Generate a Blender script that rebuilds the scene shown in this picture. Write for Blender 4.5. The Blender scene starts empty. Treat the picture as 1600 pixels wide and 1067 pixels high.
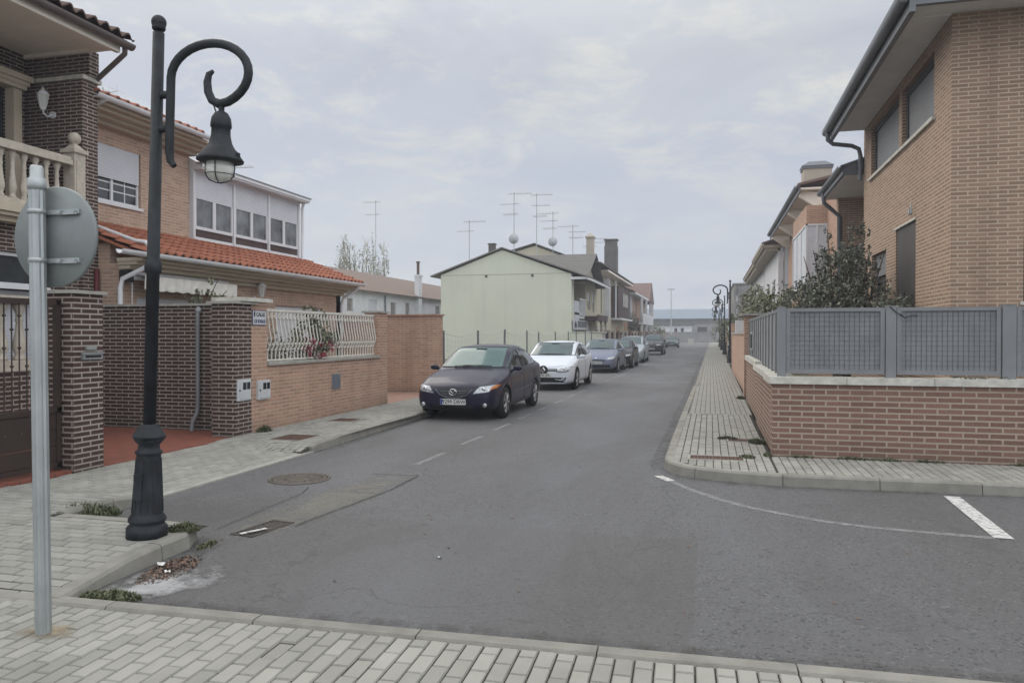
import bpy, bmesh, math, random
from mathutils import Matrix, Vector
from mathutils.bvhtree import BVHTree
R = math.radians
random.seed(7)
SC = bpy.context.scene
COL = SC.collection
# ------------------------------------------------------------------ camera, sky, sun, exposure
F_PX = 1180.0
YAW = math.atan(310/F_PX)
cam_d = bpy.data.cameras.new('camera'); cam = bpy.data.objects.new('camera', cam_d); COL.objects.link(cam)
cam_d.sensor_width = 36; cam_d.lens = F_PX/1600*36; cam_d.clip_start = .1; cam_d.clip_end = 3000
cam.location = (0, 0, 1.7)
cam.rotation_euler = (R(90)-math.atan(11.5/F_PX), 0, YAW)
SC.camera = cam
SC.view_settings.view_transform = 'Standard'; SC.view_settings.look = 'None'
SC.view_settings.exposure = 0.08; SC.view_settings.gamma = 1
SC.cycles.use_denoising = True
SC.cycles.max_bounces = 6; SC.cycles.diffuse_bounces = 3; SC.cycles.glossy_bounces = 3
SC.cycles.transparent_max_bounces = 12; SC.cycles.caustics_reflective = False; SC.cycles.caustics_refractive = False
SC.cycles.volume_bounces = 0

SUN_EL, SUN_AZ = 36, -62       # azimuth from +Y towards +X (negative: ahead and to the left)
class NT:
    """tiny node-tree helper"""
    def __init__(s, tree): s.t = tree; s.n = tree.nodes; s.l = tree.links
    def new(s, typ, **kw):
        n = s.n.new(typ)
        for k, v in kw.items():
            if k.startswith('i_'):
                n.inputs[k[2:].replace('_', ' ')].default_value = v
            else: setattr(n, k, v)
        return n
    def link(s, a, b): s.l.new(a, b)
    def math(s, op, a, b=None, clamp=False):
        n = s.n.new('ShaderNodeMath'); n.operation = op; n.use_clamp = clamp
        for i, v in enumerate((a, b)):
            if v is None: continue
            if isinstance(v, (int, float)): n.inputs[i].default_value = v
            else: s.l.new(v, n.inputs[i])
        return n.outputs[0]
    def mix(s, f, a, b, bt='MIX'):
        n = s.n.new('ShaderNodeMix'); n.data_type = 'RGBA'; n.blend_type = bt
        for i, v in ((0, f), (6, a), (7, b)):
            if isinstance(v, (int, float)): n.inputs[i].default_value = v
            elif isinstance(v, tuple): n.inputs[i].default_value = (*v[:3], 1)
            else: s.l.new(v, n.inputs[i])
        return n.outputs[2]
    def ramp(s, f, p0, p1, c0=(0, 0, 0), c1=(1, 1, 1)):
        n = s.n.new('ShaderNodeValToRGB'); s.l.new(f, n.inputs[0])
        n.color_ramp.elements[0].position = p0; n.color_ramp.elements[1].position = p1
        n.color_ramp.elements[0].color = (*c0, 1); n.color_ramp.elements[1].color = (*c1, 1)
        return n.outputs[0]
    def noise(s, vec, scale, detail=4, rough=.55, dist=0):
        n = s.n.new('ShaderNodeTexNoise'); n.inputs['Scale'].default_value = scale
        n.inputs['Detail'].default_value = detail; n.inputs['Roughness'].default_value = rough
        n.inputs['Distortion'].default_value = dist
        if vec is not None: s.l.new(vec, n.inputs['Vector'])
        return n.outputs[0]

W = bpy.data.worlds.new('World'); SC.world = W; W.use_nodes = True
w = NT(W.node_tree); w.n.clear()
sky = w.new('ShaderNodeTexSky', sky_type='NISHITA', sun_disc=False)
sky.sun_elevation = R(SUN_EL); sky.sun_rotation = R(SUN_AZ)
tc = w.new('ShaderNodeTexCoord'); sep = w.new('ShaderNodeSeparateXYZ'); w.link(tc.outputs['Generated'], sep.inputs[0])
zz = w.math('MAXIMUM', sep.outputs[2], 0.0); den = w.math('ADD', zz, .16)
cu = w.math('DIVIDE', sep.outputs[0], den); cv = w.math('DIVIDE', sep.outputs[1], den)
cmb = w.new('ShaderNodeCombineXYZ'); w.link(cu, cmb.inputs[0]); w.link(cv, cmb.inputs[1])
n1 = w.noise(cmb.outputs[0], .9, 7, .55, .3)
n2 = w.noise(cmb.outputs[0], 2.7, 12, .66, .35)
lay = w.mix(w.ramp(n1, .36, .62), (5.0, 5.4, 6.35), (5.9, 6.15, 6.6))
elev = w.math('SUBTRACT', zz, .10); elev = w.math('MULTIPLY', elev, 5.0, True)
brk = w.math('MULTIPLY', w.ramp(n2, .49, .63), elev)
hi = w.math('MULTIPLY', w.math('SUBTRACT', zz, .20), 3.2, True)
lay = w.mix(w.math('MULTIPLY', hi, .7), lay, (6.85, 6.9, 6.8))
lay = w.mix(w.math('MULTIPLY', brk, .7), lay, (8.1, 7.85, 6.95))
elev2 = w.math('SUBTRACT', zz, .16); elev2 = w.math('MULTIPLY', elev2, 3.5, True)
dk = w.math('MULTIPLY', w.ramp(w.noise(cmb.outputs[0], 1.5, 9, .6, .5), .48, .66), elev2)
lay = w.mix(w.math('MULTIPLY', dk, .8), lay, (4.5, 4.8, 5.5))
zen = w.math('MULTIPLY', w.math('MAXIMUM', w.math('SUBTRACT', zz, .34), 0), 2.1)
zen = w.math('ADD', zen, 1.0)
# sky brightness added out of view, behind the camera and to both sides, to lift the walls
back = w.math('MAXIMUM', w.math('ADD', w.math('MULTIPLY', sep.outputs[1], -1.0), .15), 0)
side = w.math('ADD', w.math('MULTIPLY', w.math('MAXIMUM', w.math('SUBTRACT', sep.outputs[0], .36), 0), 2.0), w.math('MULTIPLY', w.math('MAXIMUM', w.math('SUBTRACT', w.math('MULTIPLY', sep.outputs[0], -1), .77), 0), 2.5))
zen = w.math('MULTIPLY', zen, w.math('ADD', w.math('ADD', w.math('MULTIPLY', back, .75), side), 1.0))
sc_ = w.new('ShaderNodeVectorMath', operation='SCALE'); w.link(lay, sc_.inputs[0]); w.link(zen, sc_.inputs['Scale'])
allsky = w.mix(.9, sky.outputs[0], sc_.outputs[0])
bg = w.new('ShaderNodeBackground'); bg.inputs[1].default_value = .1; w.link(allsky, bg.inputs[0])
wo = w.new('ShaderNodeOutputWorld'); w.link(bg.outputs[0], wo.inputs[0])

sd = bpy.data.lights.new('sun', 'SUN'); sd.energy = 1.5; sd.angle = R(60); sd.color = (1, .93, .82)
sun = bpy.data.objects.new('sun', sd); COL.objects.link(sun); sun.location = (0, 0, 40)
dx = math.sin(R(SUN_AZ))*math.cos(R(SUN_EL)); dy = math.cos(R(SUN_AZ))*math.cos(R(SUN_EL)); dz = math.sin(R(SUN_EL))
sun.rotation_euler = Vector((dx, dy, dz)).to_track_quat('Z', 'Y').to_euler()

# ------------------------------------------------------------------ materials
def mat(name, col, rough=.75, spec=.35, metal=0, var=.15, vs=3.0, bump=0, bs=60, island=0, coat=0, alpha=None):
    m = bpy.data.materials.new(name); m.use_nodes = True
    t = NT(m.node_tree); b = t.n['Principled BSDF']
    b.inputs['Roughness'].default_value = rough; b.inputs['Metallic'].default_value = metal
    b.inputs['Specular IOR Level'].default_value = spec
    if coat: b.inputs['Coat Weight'].default_value = coat; b.inputs['Coat Roughness'].default_value = .04
    g = t.new('ShaderNodeNewGeometry')
    c = None
    if var:
        n = t.noise(g.outputs['Position'], vs, 5, .6)
        c = t.mix(t.ramp(n, .3, .7), tuple(x*(1-var) for x in col), tuple(x*(1+var) for x in col))
    if island:
        rnd = g.outputs['Random Per Island']
        lo = tuple(x*(1-island) for x in col); hi = tuple(x*(1+island) for x in col)
        ci = t.mix(rnd, lo, hi)
        c = ci if c is None else t.mix(.5, c, ci)
    if c is None: b.inputs['Base Color'].default_value = (*col, 1)
    else: t.link(c, b.inputs['Base Color'])
    if bump:
        bn = t.new('ShaderNodeBump', i_Strength=bump, i_Distance=.01)
        t.link(t.noise(g.outputs['Position'], bs, 3), bn.inputs['Height']); t.link(bn.outputs[0], b.inputs['Normal'])
    if alpha is not None: b.inputs['Alpha'].default_value = alpha
    return m

def brick(name, c1, c2, mortar, bw=.26, rh=.065, ms=.011, dirt=.2):
    m = bpy.data.materials.new(name); m.use_nodes = True
    t = NT(m.node_tree); b = t.n['Principled BSDF']; b.inputs['Roughness'].default_value = .85
    b.inputs['Specular IOR Level'].default_value = .25
    g = t.new('ShaderNodeNewGeometry'); p = t.new('ShaderNodeSeparateXYZ'); t.link(g.outputs['Position'], p.inputs[0])
    nn = t.new('ShaderNodeSeparateXYZ'); t.link(g.outputs['True Normal'], nn.inputs[0])
    isx = t.math('GREATER_THAN', t.math('ABSOLUTE', nn.outputs[0]), .5)
    mx = t.new('ShaderNodeMix', data_type='FLOAT'); t.link(isx, mx.inputs[0]); t.link(p.outputs[0], mx.inputs[2]); t.link(p.outputs[1], mx.inputs[3])
    cb = t.new('ShaderNodeCombineXYZ'); t.link(mx.outputs[0], cb.inputs[0]); t.link(p.outputs[2], cb.inputs[1])
    br = t.new('ShaderNodeTexBrick'); t.link(cb.outputs[0], br.inputs['Vector'])
    br.inputs['Scale'].default_value = 1; br.inputs['Mortar Size'].default_value = ms; br.inputs['Mortar Smooth'].default_value = .25
    br.inputs['Brick Width'].default_value = bw; br.inputs['Row Height'].default_value = rh; br.inputs['Bias'].default_value = 0
    n = t.noise(g.outputs['Position'], 1.3, 6, .65); n2 = t.noise(g.outputs['Position'], 38, 4, .6)
    f = t.ramp(n, .3, .7)
    t.link(t.mix(n, tuple(x*.72 for x in mortar), tuple(x*1.1 for x in mortar)), br.inputs['Mortar'])
    k = t.mix(n2, c1, tuple(x*1.12 for x in c2)); k2 = t.mix(n2, tuple(x*.58 for x in c1), tuple(x*.92 for x in c2))
    t.link(k, br.inputs['Color1']); t.link(k2, br.inputs['Color2'])
    col = t.mix(t.math('MULTIPLY', f, dirt), br.outputs[0], tuple(x*.55 for x in c1))
    st = t.new('ShaderNodeMapping'); st.inputs['Scale'].default_value = (2.2, 2.2, .22); t.link(g.outputs['Position'], st.inputs[0])
    sn = t.ramp(t.noise(st.outputs[0], 1.0, 6, .6), .52, .72); col = t.mix(t.math('MULTIPLY', sn, .28), col, tuple(x*.5 for x in c1))
    # sills run off / splash grime close to the ground
    gr = t.math('MULTIPLY', t.math('SUBTRACT', .42, p.outputs[2]), 2.2, True)
    col = t.mix(t.math('MULTIPLY', gr, t.math('MULTIPLY', n, .7)), col, (.06, .055, .04))
    t.link(col, b.inputs['Base Color'])
    bn = t.new('ShaderNodeBump', i_Strength=.7, i_Distance=.008); h = t.math('SUBTRACT', 1, br.outputs[1])
    h = t.math('ADD', h, t.math('MULTIPLY', n2, .25)); t.link(h, bn.inputs['Height']); t.link(bn.outputs[0], b.inputs['Normal'])
    return m

def striped(name, col, axis, period, rough=.5, depth=.006, dark=.75, metal=0):
    """slatted surface: grooves along one world axis (0,1,2)"""
    m = mat(name, col, rough, .4, metal, .06, 2)
    t = NT(m.node_tree); b = t.n['Principled BSDF']
    g = t.new('ShaderNodeNewGeometry'); p = t.new('ShaderNodeSeparateXYZ'); t.link(g.outputs['Position'], p.inputs[0])
    fr = t.math('FRACT', t.math('DIVIDE', p.outputs[axis], period)); s = t.math('ABSOLUTE', t.math('SUBTRACT', fr, .5))
    line = t.math('GREATER_THAN', s, .44)
    old = b.inputs['Base Color'].links[0].from_socket
    t.link(t.mix(line, old, tuple(x*dark for x in col)), b.inputs['Base Color'])
    bn = t.new('ShaderNodeBump', i_Strength=.8, i_Distance=depth); t.link(t.math('SUBTRACT', 1, t.math('POWER', t.math('MULTIPLY', s, 2), 4)), bn.inputs['Height'])
    t.link(bn.outputs[0], b.inputs['Normal'])
    return m

def asphalt_mat():
    m = bpy.data.materials.new('asphalt'); m.use_nodes = True
    t = NT(m.node_tree); b = t.n['Principled BSDF']; b.inputs['Specular IOR Level'].default_value = .5
    g = t.new('ShaderNodeNewGeometry'); P = g.outputs['Position']
    mp = t.new('ShaderNodeMapping'); mp.inputs['Scale'].default_value = (1.0, .35, 1); t.link(P, mp.inputs[0])
    big = t.noise(mp.outputs[0], .55, 6, .6, .4); mid = t.noise(P, 4.5, 6, .7); fine = t.noise(P, 62, 6, .85)
    vo = t.new('ShaderNodeTexVoronoi'); vo.inputs['Scale'].default_value = 62; t.link(P, vo.inputs['Vector'])
    vc = t.new('ShaderNodeSeparateColor'); t.link(vo.outputs['Color'], vc.inputs[0])
    c = t.mix(t.ramp(big, .33, .66), (.090, .088, .089), (.128, .131, .142))
    c = t.mix(t.math('MULTIPLY', t.ramp(mid, .35, .75), .35), c, (.135, .132, .128))
    c = t.mix(t.math('MULTIPLY', t.ramp(fine, .38, .62), .6), c, (.048, .047, .047))
    c = t.mix(t.math('MULTIPLY', t.ramp(vc.outputs[0], .90, .99), .42), c, (.20, .197, .19))
    c = t.mix(t.ramp(vc.outputs[1], .84, .97), c, (.045, .044, .045))
    px = t.new('ShaderNodeSeparateXYZ'); t.link(P, px.inputs[0])
    # older dark surface left of the joint, tyre-polished bluish track along the street
    lft = t.math('MULTIPLY', t.math('LESS_THAN', px.outputs[0], t.math('ADD', -.12, t.math('MULTIPLY', mid, .05))), t.math('LESS_THAN', px.outputs[1], t.math('ADD', 6.0, t.math('MULTIPLY', mid, .8))))
    c = t.mix(t.math('MULTIPLY', lft, .38), c, (.070, .066, .062))
    trk = t.math('SUBTRACT', 1, t.math('MULTIPLY', t.math('ABSOLUTE', t.math('ADD', px.outputs[0], 1.9)), .8), True)
    c = t.mix(t.math('MULTIPLY', trk, t.math('MULTIPLY', big, .55)), c, (.125, .130, .145))
    pt = t.ramp(t.noise(mp.outputs[0], 1.7, 4, .5, .8), .60, .63); c = t.mix(t.math('MULTIPLY', pt, .30), c, (.066, .064, .064))
    # dark oil drips and hair cracks
    spots = t.ramp(t.noise(mp.outputs[0], 7.0, 2, .4), .72, .76)
    c = t.mix(t.math('MULTIPLY', spots, .6), c, (.05, .05, .052))
    vk = t.new('ShaderNodeTexVoronoi', feature='DISTANCE_TO_EDGE'); vk.inputs['Scale'].default_value = .33
    wv = t.new('ShaderNodeVectorMath', operation='ADD'); sc2 = t.new('ShaderNodeVectorMath', operation='SCALE')
    ns = t.n.new('ShaderNodeTexNoise'); ns.inputs['Scale'].default_value = 1.6; ns.inputs['Detail'].default_value = 6; t.link(P, ns.inputs['Vector'])
    t.link(ns.outputs['Color'], sc2.inputs[0]); sc2.inputs['Scale'].default_value = 1.3
    t.link(P, wv.inputs[0]); t.link(sc2.outputs[0], wv.inputs[1]); t.link(wv.outputs[0], vk.inputs['Vector'])
    crack = t.math('MULTIPLY', t.math('LESS_THAN', vk.outputs['Distance'], .0035), t.ramp(big, .42, .52))
    c = t.mix(t.math('MULTIPLY', crack, .55), c, (.045, .045, .045))
    t.link(c, b.inputs['Base Color'])
    t.link(t.ramp(big, .3, .7, (.78,)*3, (.62,)*3), b.inputs['Roughness'])
    bn = t.new('ShaderNodeBump', i_Strength=.6, i_Distance=.006)
    t.link(t.math('ADD', fine, t.math('MULTIPLY', vo.outputs['Distance'], 1.2)), bn.inputs['Height']); t.link(bn.outputs[0], b.inputs['Normal'])
    return m

def worn(name, col, rough, scale, lo, hi, amax=1.0):
    """worn paint or dust: noise-cut alpha over what lies below"""
    m = mat(name, col, rough, .2, 0, .12, 9)
    t = NT(m.node_tree); b = t.n['Principled BSDF']; g = t.new('ShaderNodeNewGeometry')
    n = t.noise(g.outputs['Position'], scale, 8, .75)
    t.link(t.math('MULTIPLY', t.ramp(n, lo, hi), amax), b.inputs['Alpha'])
    return m

def stain(name, col, cx, cy, rx, ry, scale, amax, rough=.9, rot=0):
    """dusty stain fading out towards its rim"""
    m = mat(name, col, rough, .2, 0, .15, 9); t = NT(m.node_tree); b = t.n['Principled BSDF']; g = t.new('ShaderNodeNewGeometry')
    mp = t.new('ShaderNodeMapping', vector_type='TEXTURE'); mp.inputs['Location'].default_value = (cx, cy, 0); mp.inputs['Rotation'].default_value = (0, 0, rot); mp.inputs['Scale'].default_value = (rx, ry, 1); t.link(g.outputs['Position'], mp.inputs[0])
    ln = t.new('ShaderNodeVectorMath', operation='LENGTH'); fl = t.new('ShaderNodeVectorMath', operation='MULTIPLY'); fl.inputs[1].default_value = (1, 1, 0); t.link(mp.outputs[0], fl.inputs[0]); t.link(fl.outputs[0], ln.inputs[0])
    n = t.noise(g.outputs['Position'], scale, 9, .72)
    v = t.math('ADD', t.math('SUBTRACT', 1.0, ln.outputs['Value']), t.math('MULTIPLY', t.math('SUBTRACT', n, .5), 2.6))
    t.link(t.math('MULTIPLY', t.math('MULTIPLY', v, 1.5, True), amax, True), b.inputs['Alpha']); return m
def pavers_mat(name, col, bw, rh, rot=0):
    m = mat(name, col, .85, .3, 0, .14, 5)
    t = NT(m.node_tree); b = t.n['Principled BSDF']; g = t.new('ShaderNodeNewGeometry')
    mp = t.new('ShaderNodeMapping'); mp.inputs['Rotation'].default_value = (0, 0, rot); t.link(g.outputs['Position'], mp.inputs[0])
    br = t.new('ShaderNodeTexBrick'); t.link(mp.outputs[0], br.inputs['Vector']); br.inputs['Scale'].default_value = 1
    br.inputs['Mortar Size'].default_value = .006; br.inputs['Brick Width'].default_value = bw; br.inputs['Row Height'].default_value = rh
    old = b.inputs['Base Color'].links[0].from_socket
    t.link(old, br.inputs['Color1']); t.link(t.mix(.3, old, tuple(x*.7 for x in col)), br.inputs['Color2']); br.inputs['Mortar'].default_value = (.05, .048, .04, 1)
    t.link(br.outputs[0], b.inputs['Base Color'])
    bn = t.new('ShaderNodeBump', i_Strength=.6, i_Distance=.006); t.link(t.math('SUBTRACT', 1, br.outputs[1]), bn.inputs['Height']); t.link(bn.outputs[0], b.inputs['Normal'])
    return m

def leafmat(name, c1, c2):
    m = bpy.data.materials.new(name); m.use_nodes = True
    t = NT(m.node_tree); b = t.n['Principled BSDF']; b.inputs['Roughness'].default_value = .5
    g = t.new('ShaderNodeNewGeometry'); t.link(t.mix(g.outputs['Random Per Island'], c1, c2), b.inputs['Base Color'])
    return m

M = {}
M['asphalt'] = asphalt_mat()
M['brick_dark'] = brick('dark_brown_brick', (.052, .030, .026), (.085, .052, .045), (.40, .35, .31), .25, .0625)
M['brick_tan'] = brick('salmon_brick', (.43, .285, .205), (.53, .37, .275), (.56, .46, .385), .245, .0625, .010)
M['brick_salm'] = brick('orange_brick', (.41, .235, .165), (.50, .31, .22), (.53, .42, .345), .245, .0625, .010)
M['brick_wall'] = brick('red_brown_brick', (.178, .095, .072), (.275, .170, .130), (.43, .355, .29), .285, .071, .012)
M['brick_house'] = brick('grey_brown_brick', (.265, .172, .124), (.37, .255, .185), (.53, .435, .34), .285, .0665, .011, .15)
M['concrete'] = mat('concrete', (.33, .32, .29), .9, .3, 0, .2, 6, .5, 120)
M['kerb'] = mat('kerb_concrete', (.245, .237, .21), .9, .3, 0, .34, 5, .8, 120, .15)
M['paver'] = mat('paver', (.29, .285, .255), .88, .3, 0, .22, 2.0, .6, 120, .24)
M['paver2'] = mat('paver_grey', (.275, .27, .245), .88, .3, 0, .24, 2.2, .6, 120, .26)
M['joint'] = mat('joint_sand', (.05, .047, .038), .95, .1, 0, .3, 30)
M['pav_far'] = pavers_mat('pavers_far', (.28, .275, .25), .2, .1, R(90))
M['stone_w'] = mat('white_capstone', (.50, .49, .44), .85, .3, 0, .25, 7, .4, 90)
M['cream'] = mat('cream_plaster', (.46, .40, .31), .85, .3, 0, .08, 3, .2, 60)
M['cream_cast'] = mat('cream_cast_stone', (.44, .40, .335), .85, .3, 0, .15, 9, .4, 90)
M['white_metal'] = mat('white_metal', (.62, .63, .65), .45, .4, 0, .05)
M['white_shut'] = striped('white_shutter', (.56, .58, .62), 2, .045)
M['grey_shut'] = striped('grey_shutter', (.15, .15, .155), 2, .05)
M['glass'] = mat('window_glass', (.03, .033, .036), .04, .6, 0, .7, 2.2)
M['glass2'] = mat('window_glass_painted_sky', (.10, .105, .11), .04, .6, 0, .95, 1.7)  # pale blotches in the base colour imitate reflected sky and curtains
M['rail_cream'] = mat('cream_railing_paint', (.60, .575, .52), .5, .4, 0, .1, 8)
M['curtain'] = mat('window_curtained', (.22, .21, .19), .25, .8, 0, .4, 2.5)
M['iron'] = mat('black_iron', (.012, .012, .013), .5, .5, 0, .2)
M['lamp_iron'] = mat('lamp_iron', (.014, .017, .021), .6, .35, 0, .6, 9, .4, 90)
M['brown_iron'] = mat('brown_iron', (.035, .022, .018), .55, .4, 0, .2)
M['galv'] = mat('galvanised', (.36, .385, .39), .42, .5, .55, .12, 4)
M['signback'] = mat('sign_back', (.20, .22, .22), .5, .4, .3, .12, 6)
M['grey_metal'] = mat('grey_metal', (.195, .202, .21), .5, .4, .1, .1, 3)
M['grey_panel'] = mat('grey_shade_cloth', (.225, .235, .245), .8, .3, 0, .12, 4)
M['wire'] = mat('dark_wire', (.125, .13, .135), .5, .4, .3, 0)
M['tile_red'] = mat('clay_tile', (.30, .115, .07), .8, .3, 0, .2, 4, .3, 60, .25)
M['tile_old'] = mat('old_clay_tile', (.24, .15, .105), .85, .3, 0, .25, 2, .3, 60, .2)
M['tile_brown'] = mat('brown_clay_tile', (.105, .065, .055), .8, .3, 0, .25, 4, .3, 60, .25)
M['tile_grey'] = mat('grey_roof_tile', (.115, .11, .10), .85, .3, 0, .25, 2)
M['gutter_brown'] = mat('brown_gutter', (.12, .10, .095), .5, .4, .2, .1)
M['gutter_grey'] = mat('grey_gutter', (.135, .145, .16), .45, .5, .3, .1)
M['soffit'] = mat('soffit_grey', (.70, .69, .70), .8, .3, 0, .06)
M['soffit_cream'] = mat('soffit_cream', (.78, .72, .64), .8, .3, 0, .06)
M['red_tile'] = pavers_mat('red_floor_tile', (.22, .075, .05), .3, .15)
M['pink_floor'] = pavers_mat('pink_floor_tile', (.36, .22, .17), .3, .15)
M['stucco_green'] = mat('pale_green_stucco', (.56, .58, .485), .9, .25, 0, .05, .7, .2, 40)
def streak(m, dark, amt):
    t = NT(m.node_tree); b = t.n['Principled BSDF']; old = b.inputs['Base Color'].links[0].from_socket; g = t.new('ShaderNodeNewGeometry')
    mp = t.new('ShaderNodeMapping'); mp.inputs['Scale'].default_value = (1.6, 1.6, .12); t.link(g.outputs['Position'], mp.inputs[0])
    f = t.ramp(t.noise(mp.outputs[0], 1.3, 6, .62), .5, .72); f2 = t.ramp(t.noise(g.outputs['Position'], .35, 5, .6), .5, .62)
    t.link(t.mix(t.math('MULTIPLY', t.math('ADD', f, t.math('MULTIPLY', f2, .6)), amt), old, dark), b.inputs['Base Color'])
streak(M['stucco_green'], (.42, .43, .36), .25)
M['stucco_white'] = mat('white_stucco', (.60, .61, .63), .9, .25, 0, .12, 1.2)
M['stucco_cream'] = mat('cream_stucco', (.47, .44, .34), .9, .25, 0, .08, 1.2)
M['stucco_beige'] = mat('beige_stucco', (.38, .34, .28), .9, .25, 0, .08, 1.2)
M['brown_clad'] = mat('brown_cladding', (.075, .052, .05), .8, .3, 0, .2, 3)
M['dark'] = mat('dark_opening', (.02, .019, .018), .8, .2, 0, .2)
M['grass'] = leafmat('weed_leaf', (.035, .05, .02), (.12, .125, .06))
M['drygrass'] = leafmat('dry_grass', (.11, .10, .045), (.24, .21, .12))
M['leaf'] = leafmat('shrub_leaf', (.030, .042, .030), (.17, .175, .125))
M['leaf2'] = leafmat('garden_leaf', (.04, .055, .03), (.20, .20, .11))
M['leaf_red'] = leafmat('red_flower', (.12, .012, .02), (.30, .03, .06))
M['poplar'] = leafmat('poplar_leaf', (.16, .16, .10), (.28, .27, .16))
M['bark'] = mat('bark', (.10, .08, .06), .9, .2, 0, .3, 12, .5, 40)
M['ground'] = mat('lot_ground', (.15, .14, .09), .95, .1, 0, .35, 1.2, .6, 12)
M['earth'] = mat('earth', (.16, .15, .12), .95, .1, 0, .3, .05)
M['grate_iron'] = mat('grate_iron', (.06, .052, .048), .8, .3, .1, .3, 14, .8, 70)
M['rust'] = mat('rusted_cover', (.105, .062, .048), .8, .3, .1, .3, 14, .8, 70)
M['iron_cover'] = mat('iron_cover', (.10, .085, .07), .6, .4, .3, .3, 18, .8, 60)
M['paint'] = worn('worn_white_paint', (.42, .42, .43), .7, 14, .32, .66, .55)
M['paint_s'] = worn('solid_white_paint', (.56, .56, .54), .7, 18, .33, .50, .9)
M['dust'] = stain('dusty_patch', (.25, .235, .20), -3.72, 6.95, .36, 1.7, 4.5, .5, .9, R(-4))
M['dust2'] = stain('pale_dust', (.40, .40, .40), -3.62, 4.30, .30, .42, 5, .8, .9, R(-35))
M['mortar_patch'] = stain('mortar_patch', (.34, .285, .20), -3.58, 3.42, .17, .11, 7, .85)
M['kerb_dirt'] = worn('gutter_dirt', (.062, .058, .047), .95, 7.0, .44, .74, .6)
M['seam'] = worn('asphalt_seam', (.035, .035, .036), .95, 9, .30, .5, .9)
M['black'] = mat('black_plastic', (.012, .012, .013), .45, .4, 0, 0)
M['rubber'] = mat('rubber', (.016, .016, .017), .75, .3, 0, .2)
M['alloy'] = mat('alloy', (.42, .43, .45), .3, .5, .85, 0)
M['chrome'] = mat('chrome', (.65, .66, .68), .15, .5, 1, 0)
M['lens'] = mat('lamp_lens', (.36, .38, .40), .12, .8, .3, .5, 18)
M['amber'] = mat('amber_lens', (.45, .16, .05), .2, .6, 0, 0)
M['redlens'] = mat('red_lens', (.3, .015, .015), .2, .6, 0, 0)
M['plate'] = mat('plate_white', (.6, .61, .58), .4, .4, 0, 0)
M['blue'] = mat('plate_blue', (.02, .05, .25), .4, .4, 0, 0)
M['ink'] = mat('black_ink', (.015, .015, .018), .5, .3, 0, 0)
M['ink_blue'] = mat('blue_ink', (.03, .045, .12), .5, .3, 0, 0)
M['sign_white'] = mat('sign_white', (.52, .53, .56), .4, .4, 0, .08)
M['meter'] = mat('meter_box', (.50, .52, .53), .5, .4, 0, .1, 12)
M['plaque'] = mat('blue_grey_plaque', (.13, .15, .19), .4, .5, .1, .3, 20)
M['canvas'] = mat('awning_canvas', (.60, .58, .53), .8, .2, 0, .12, 6)
M['screen'] = mat('car_screen', (.04, .10, .096), .07, .5, 0, .3, 1.3)
M['screen2'] = mat('car_screen_dark', (.035, .068, .072), .07, .5, 0, .3, 1.3)
M['carglass'] = mat('car_side_glass', (.02, .024, .026), .05, .9, 0, .2)
M['brown_shut'] = striped('brown_shutter', (.062, .052, .048), 1, .09, .6, .008, .5)
M['maroon'] = mat('maroon_pipe', (.11, .018, .022), .5, .4, 0, .1)
M['litter'] = mat('paper', (.62, .62, .6), .8, .2, 0, .1)
M['fallen'] = leafmat('fallen_leaf', (.035, .022, .015), (.20, .12, .08))
M['shed_roof'] = mat('shed_roof', (.16, .20, .25), .6, .4, .1, .1, .3)
M['stone_grey'] = mat('grey_stone', (.25, .245, .235), .9, .2, 0, .2, 1)
gl = bpy.data.materials.new('lantern_glass'); gl.use_nodes = True; M['lglass'] = gl
t = NT(gl.node_tree); b = t.n['Principled BSDF']; b.inputs['Base Color'].default_value = (.85, .86, .80, 1); b.inputs['Roughness'].default_value = .25
b.inputs['Transmission Weight'].default_value = .0; b.inputs['Alpha'].default_value = .55; b.inputs['Specular IOR Level'].default_value = .8

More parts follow.
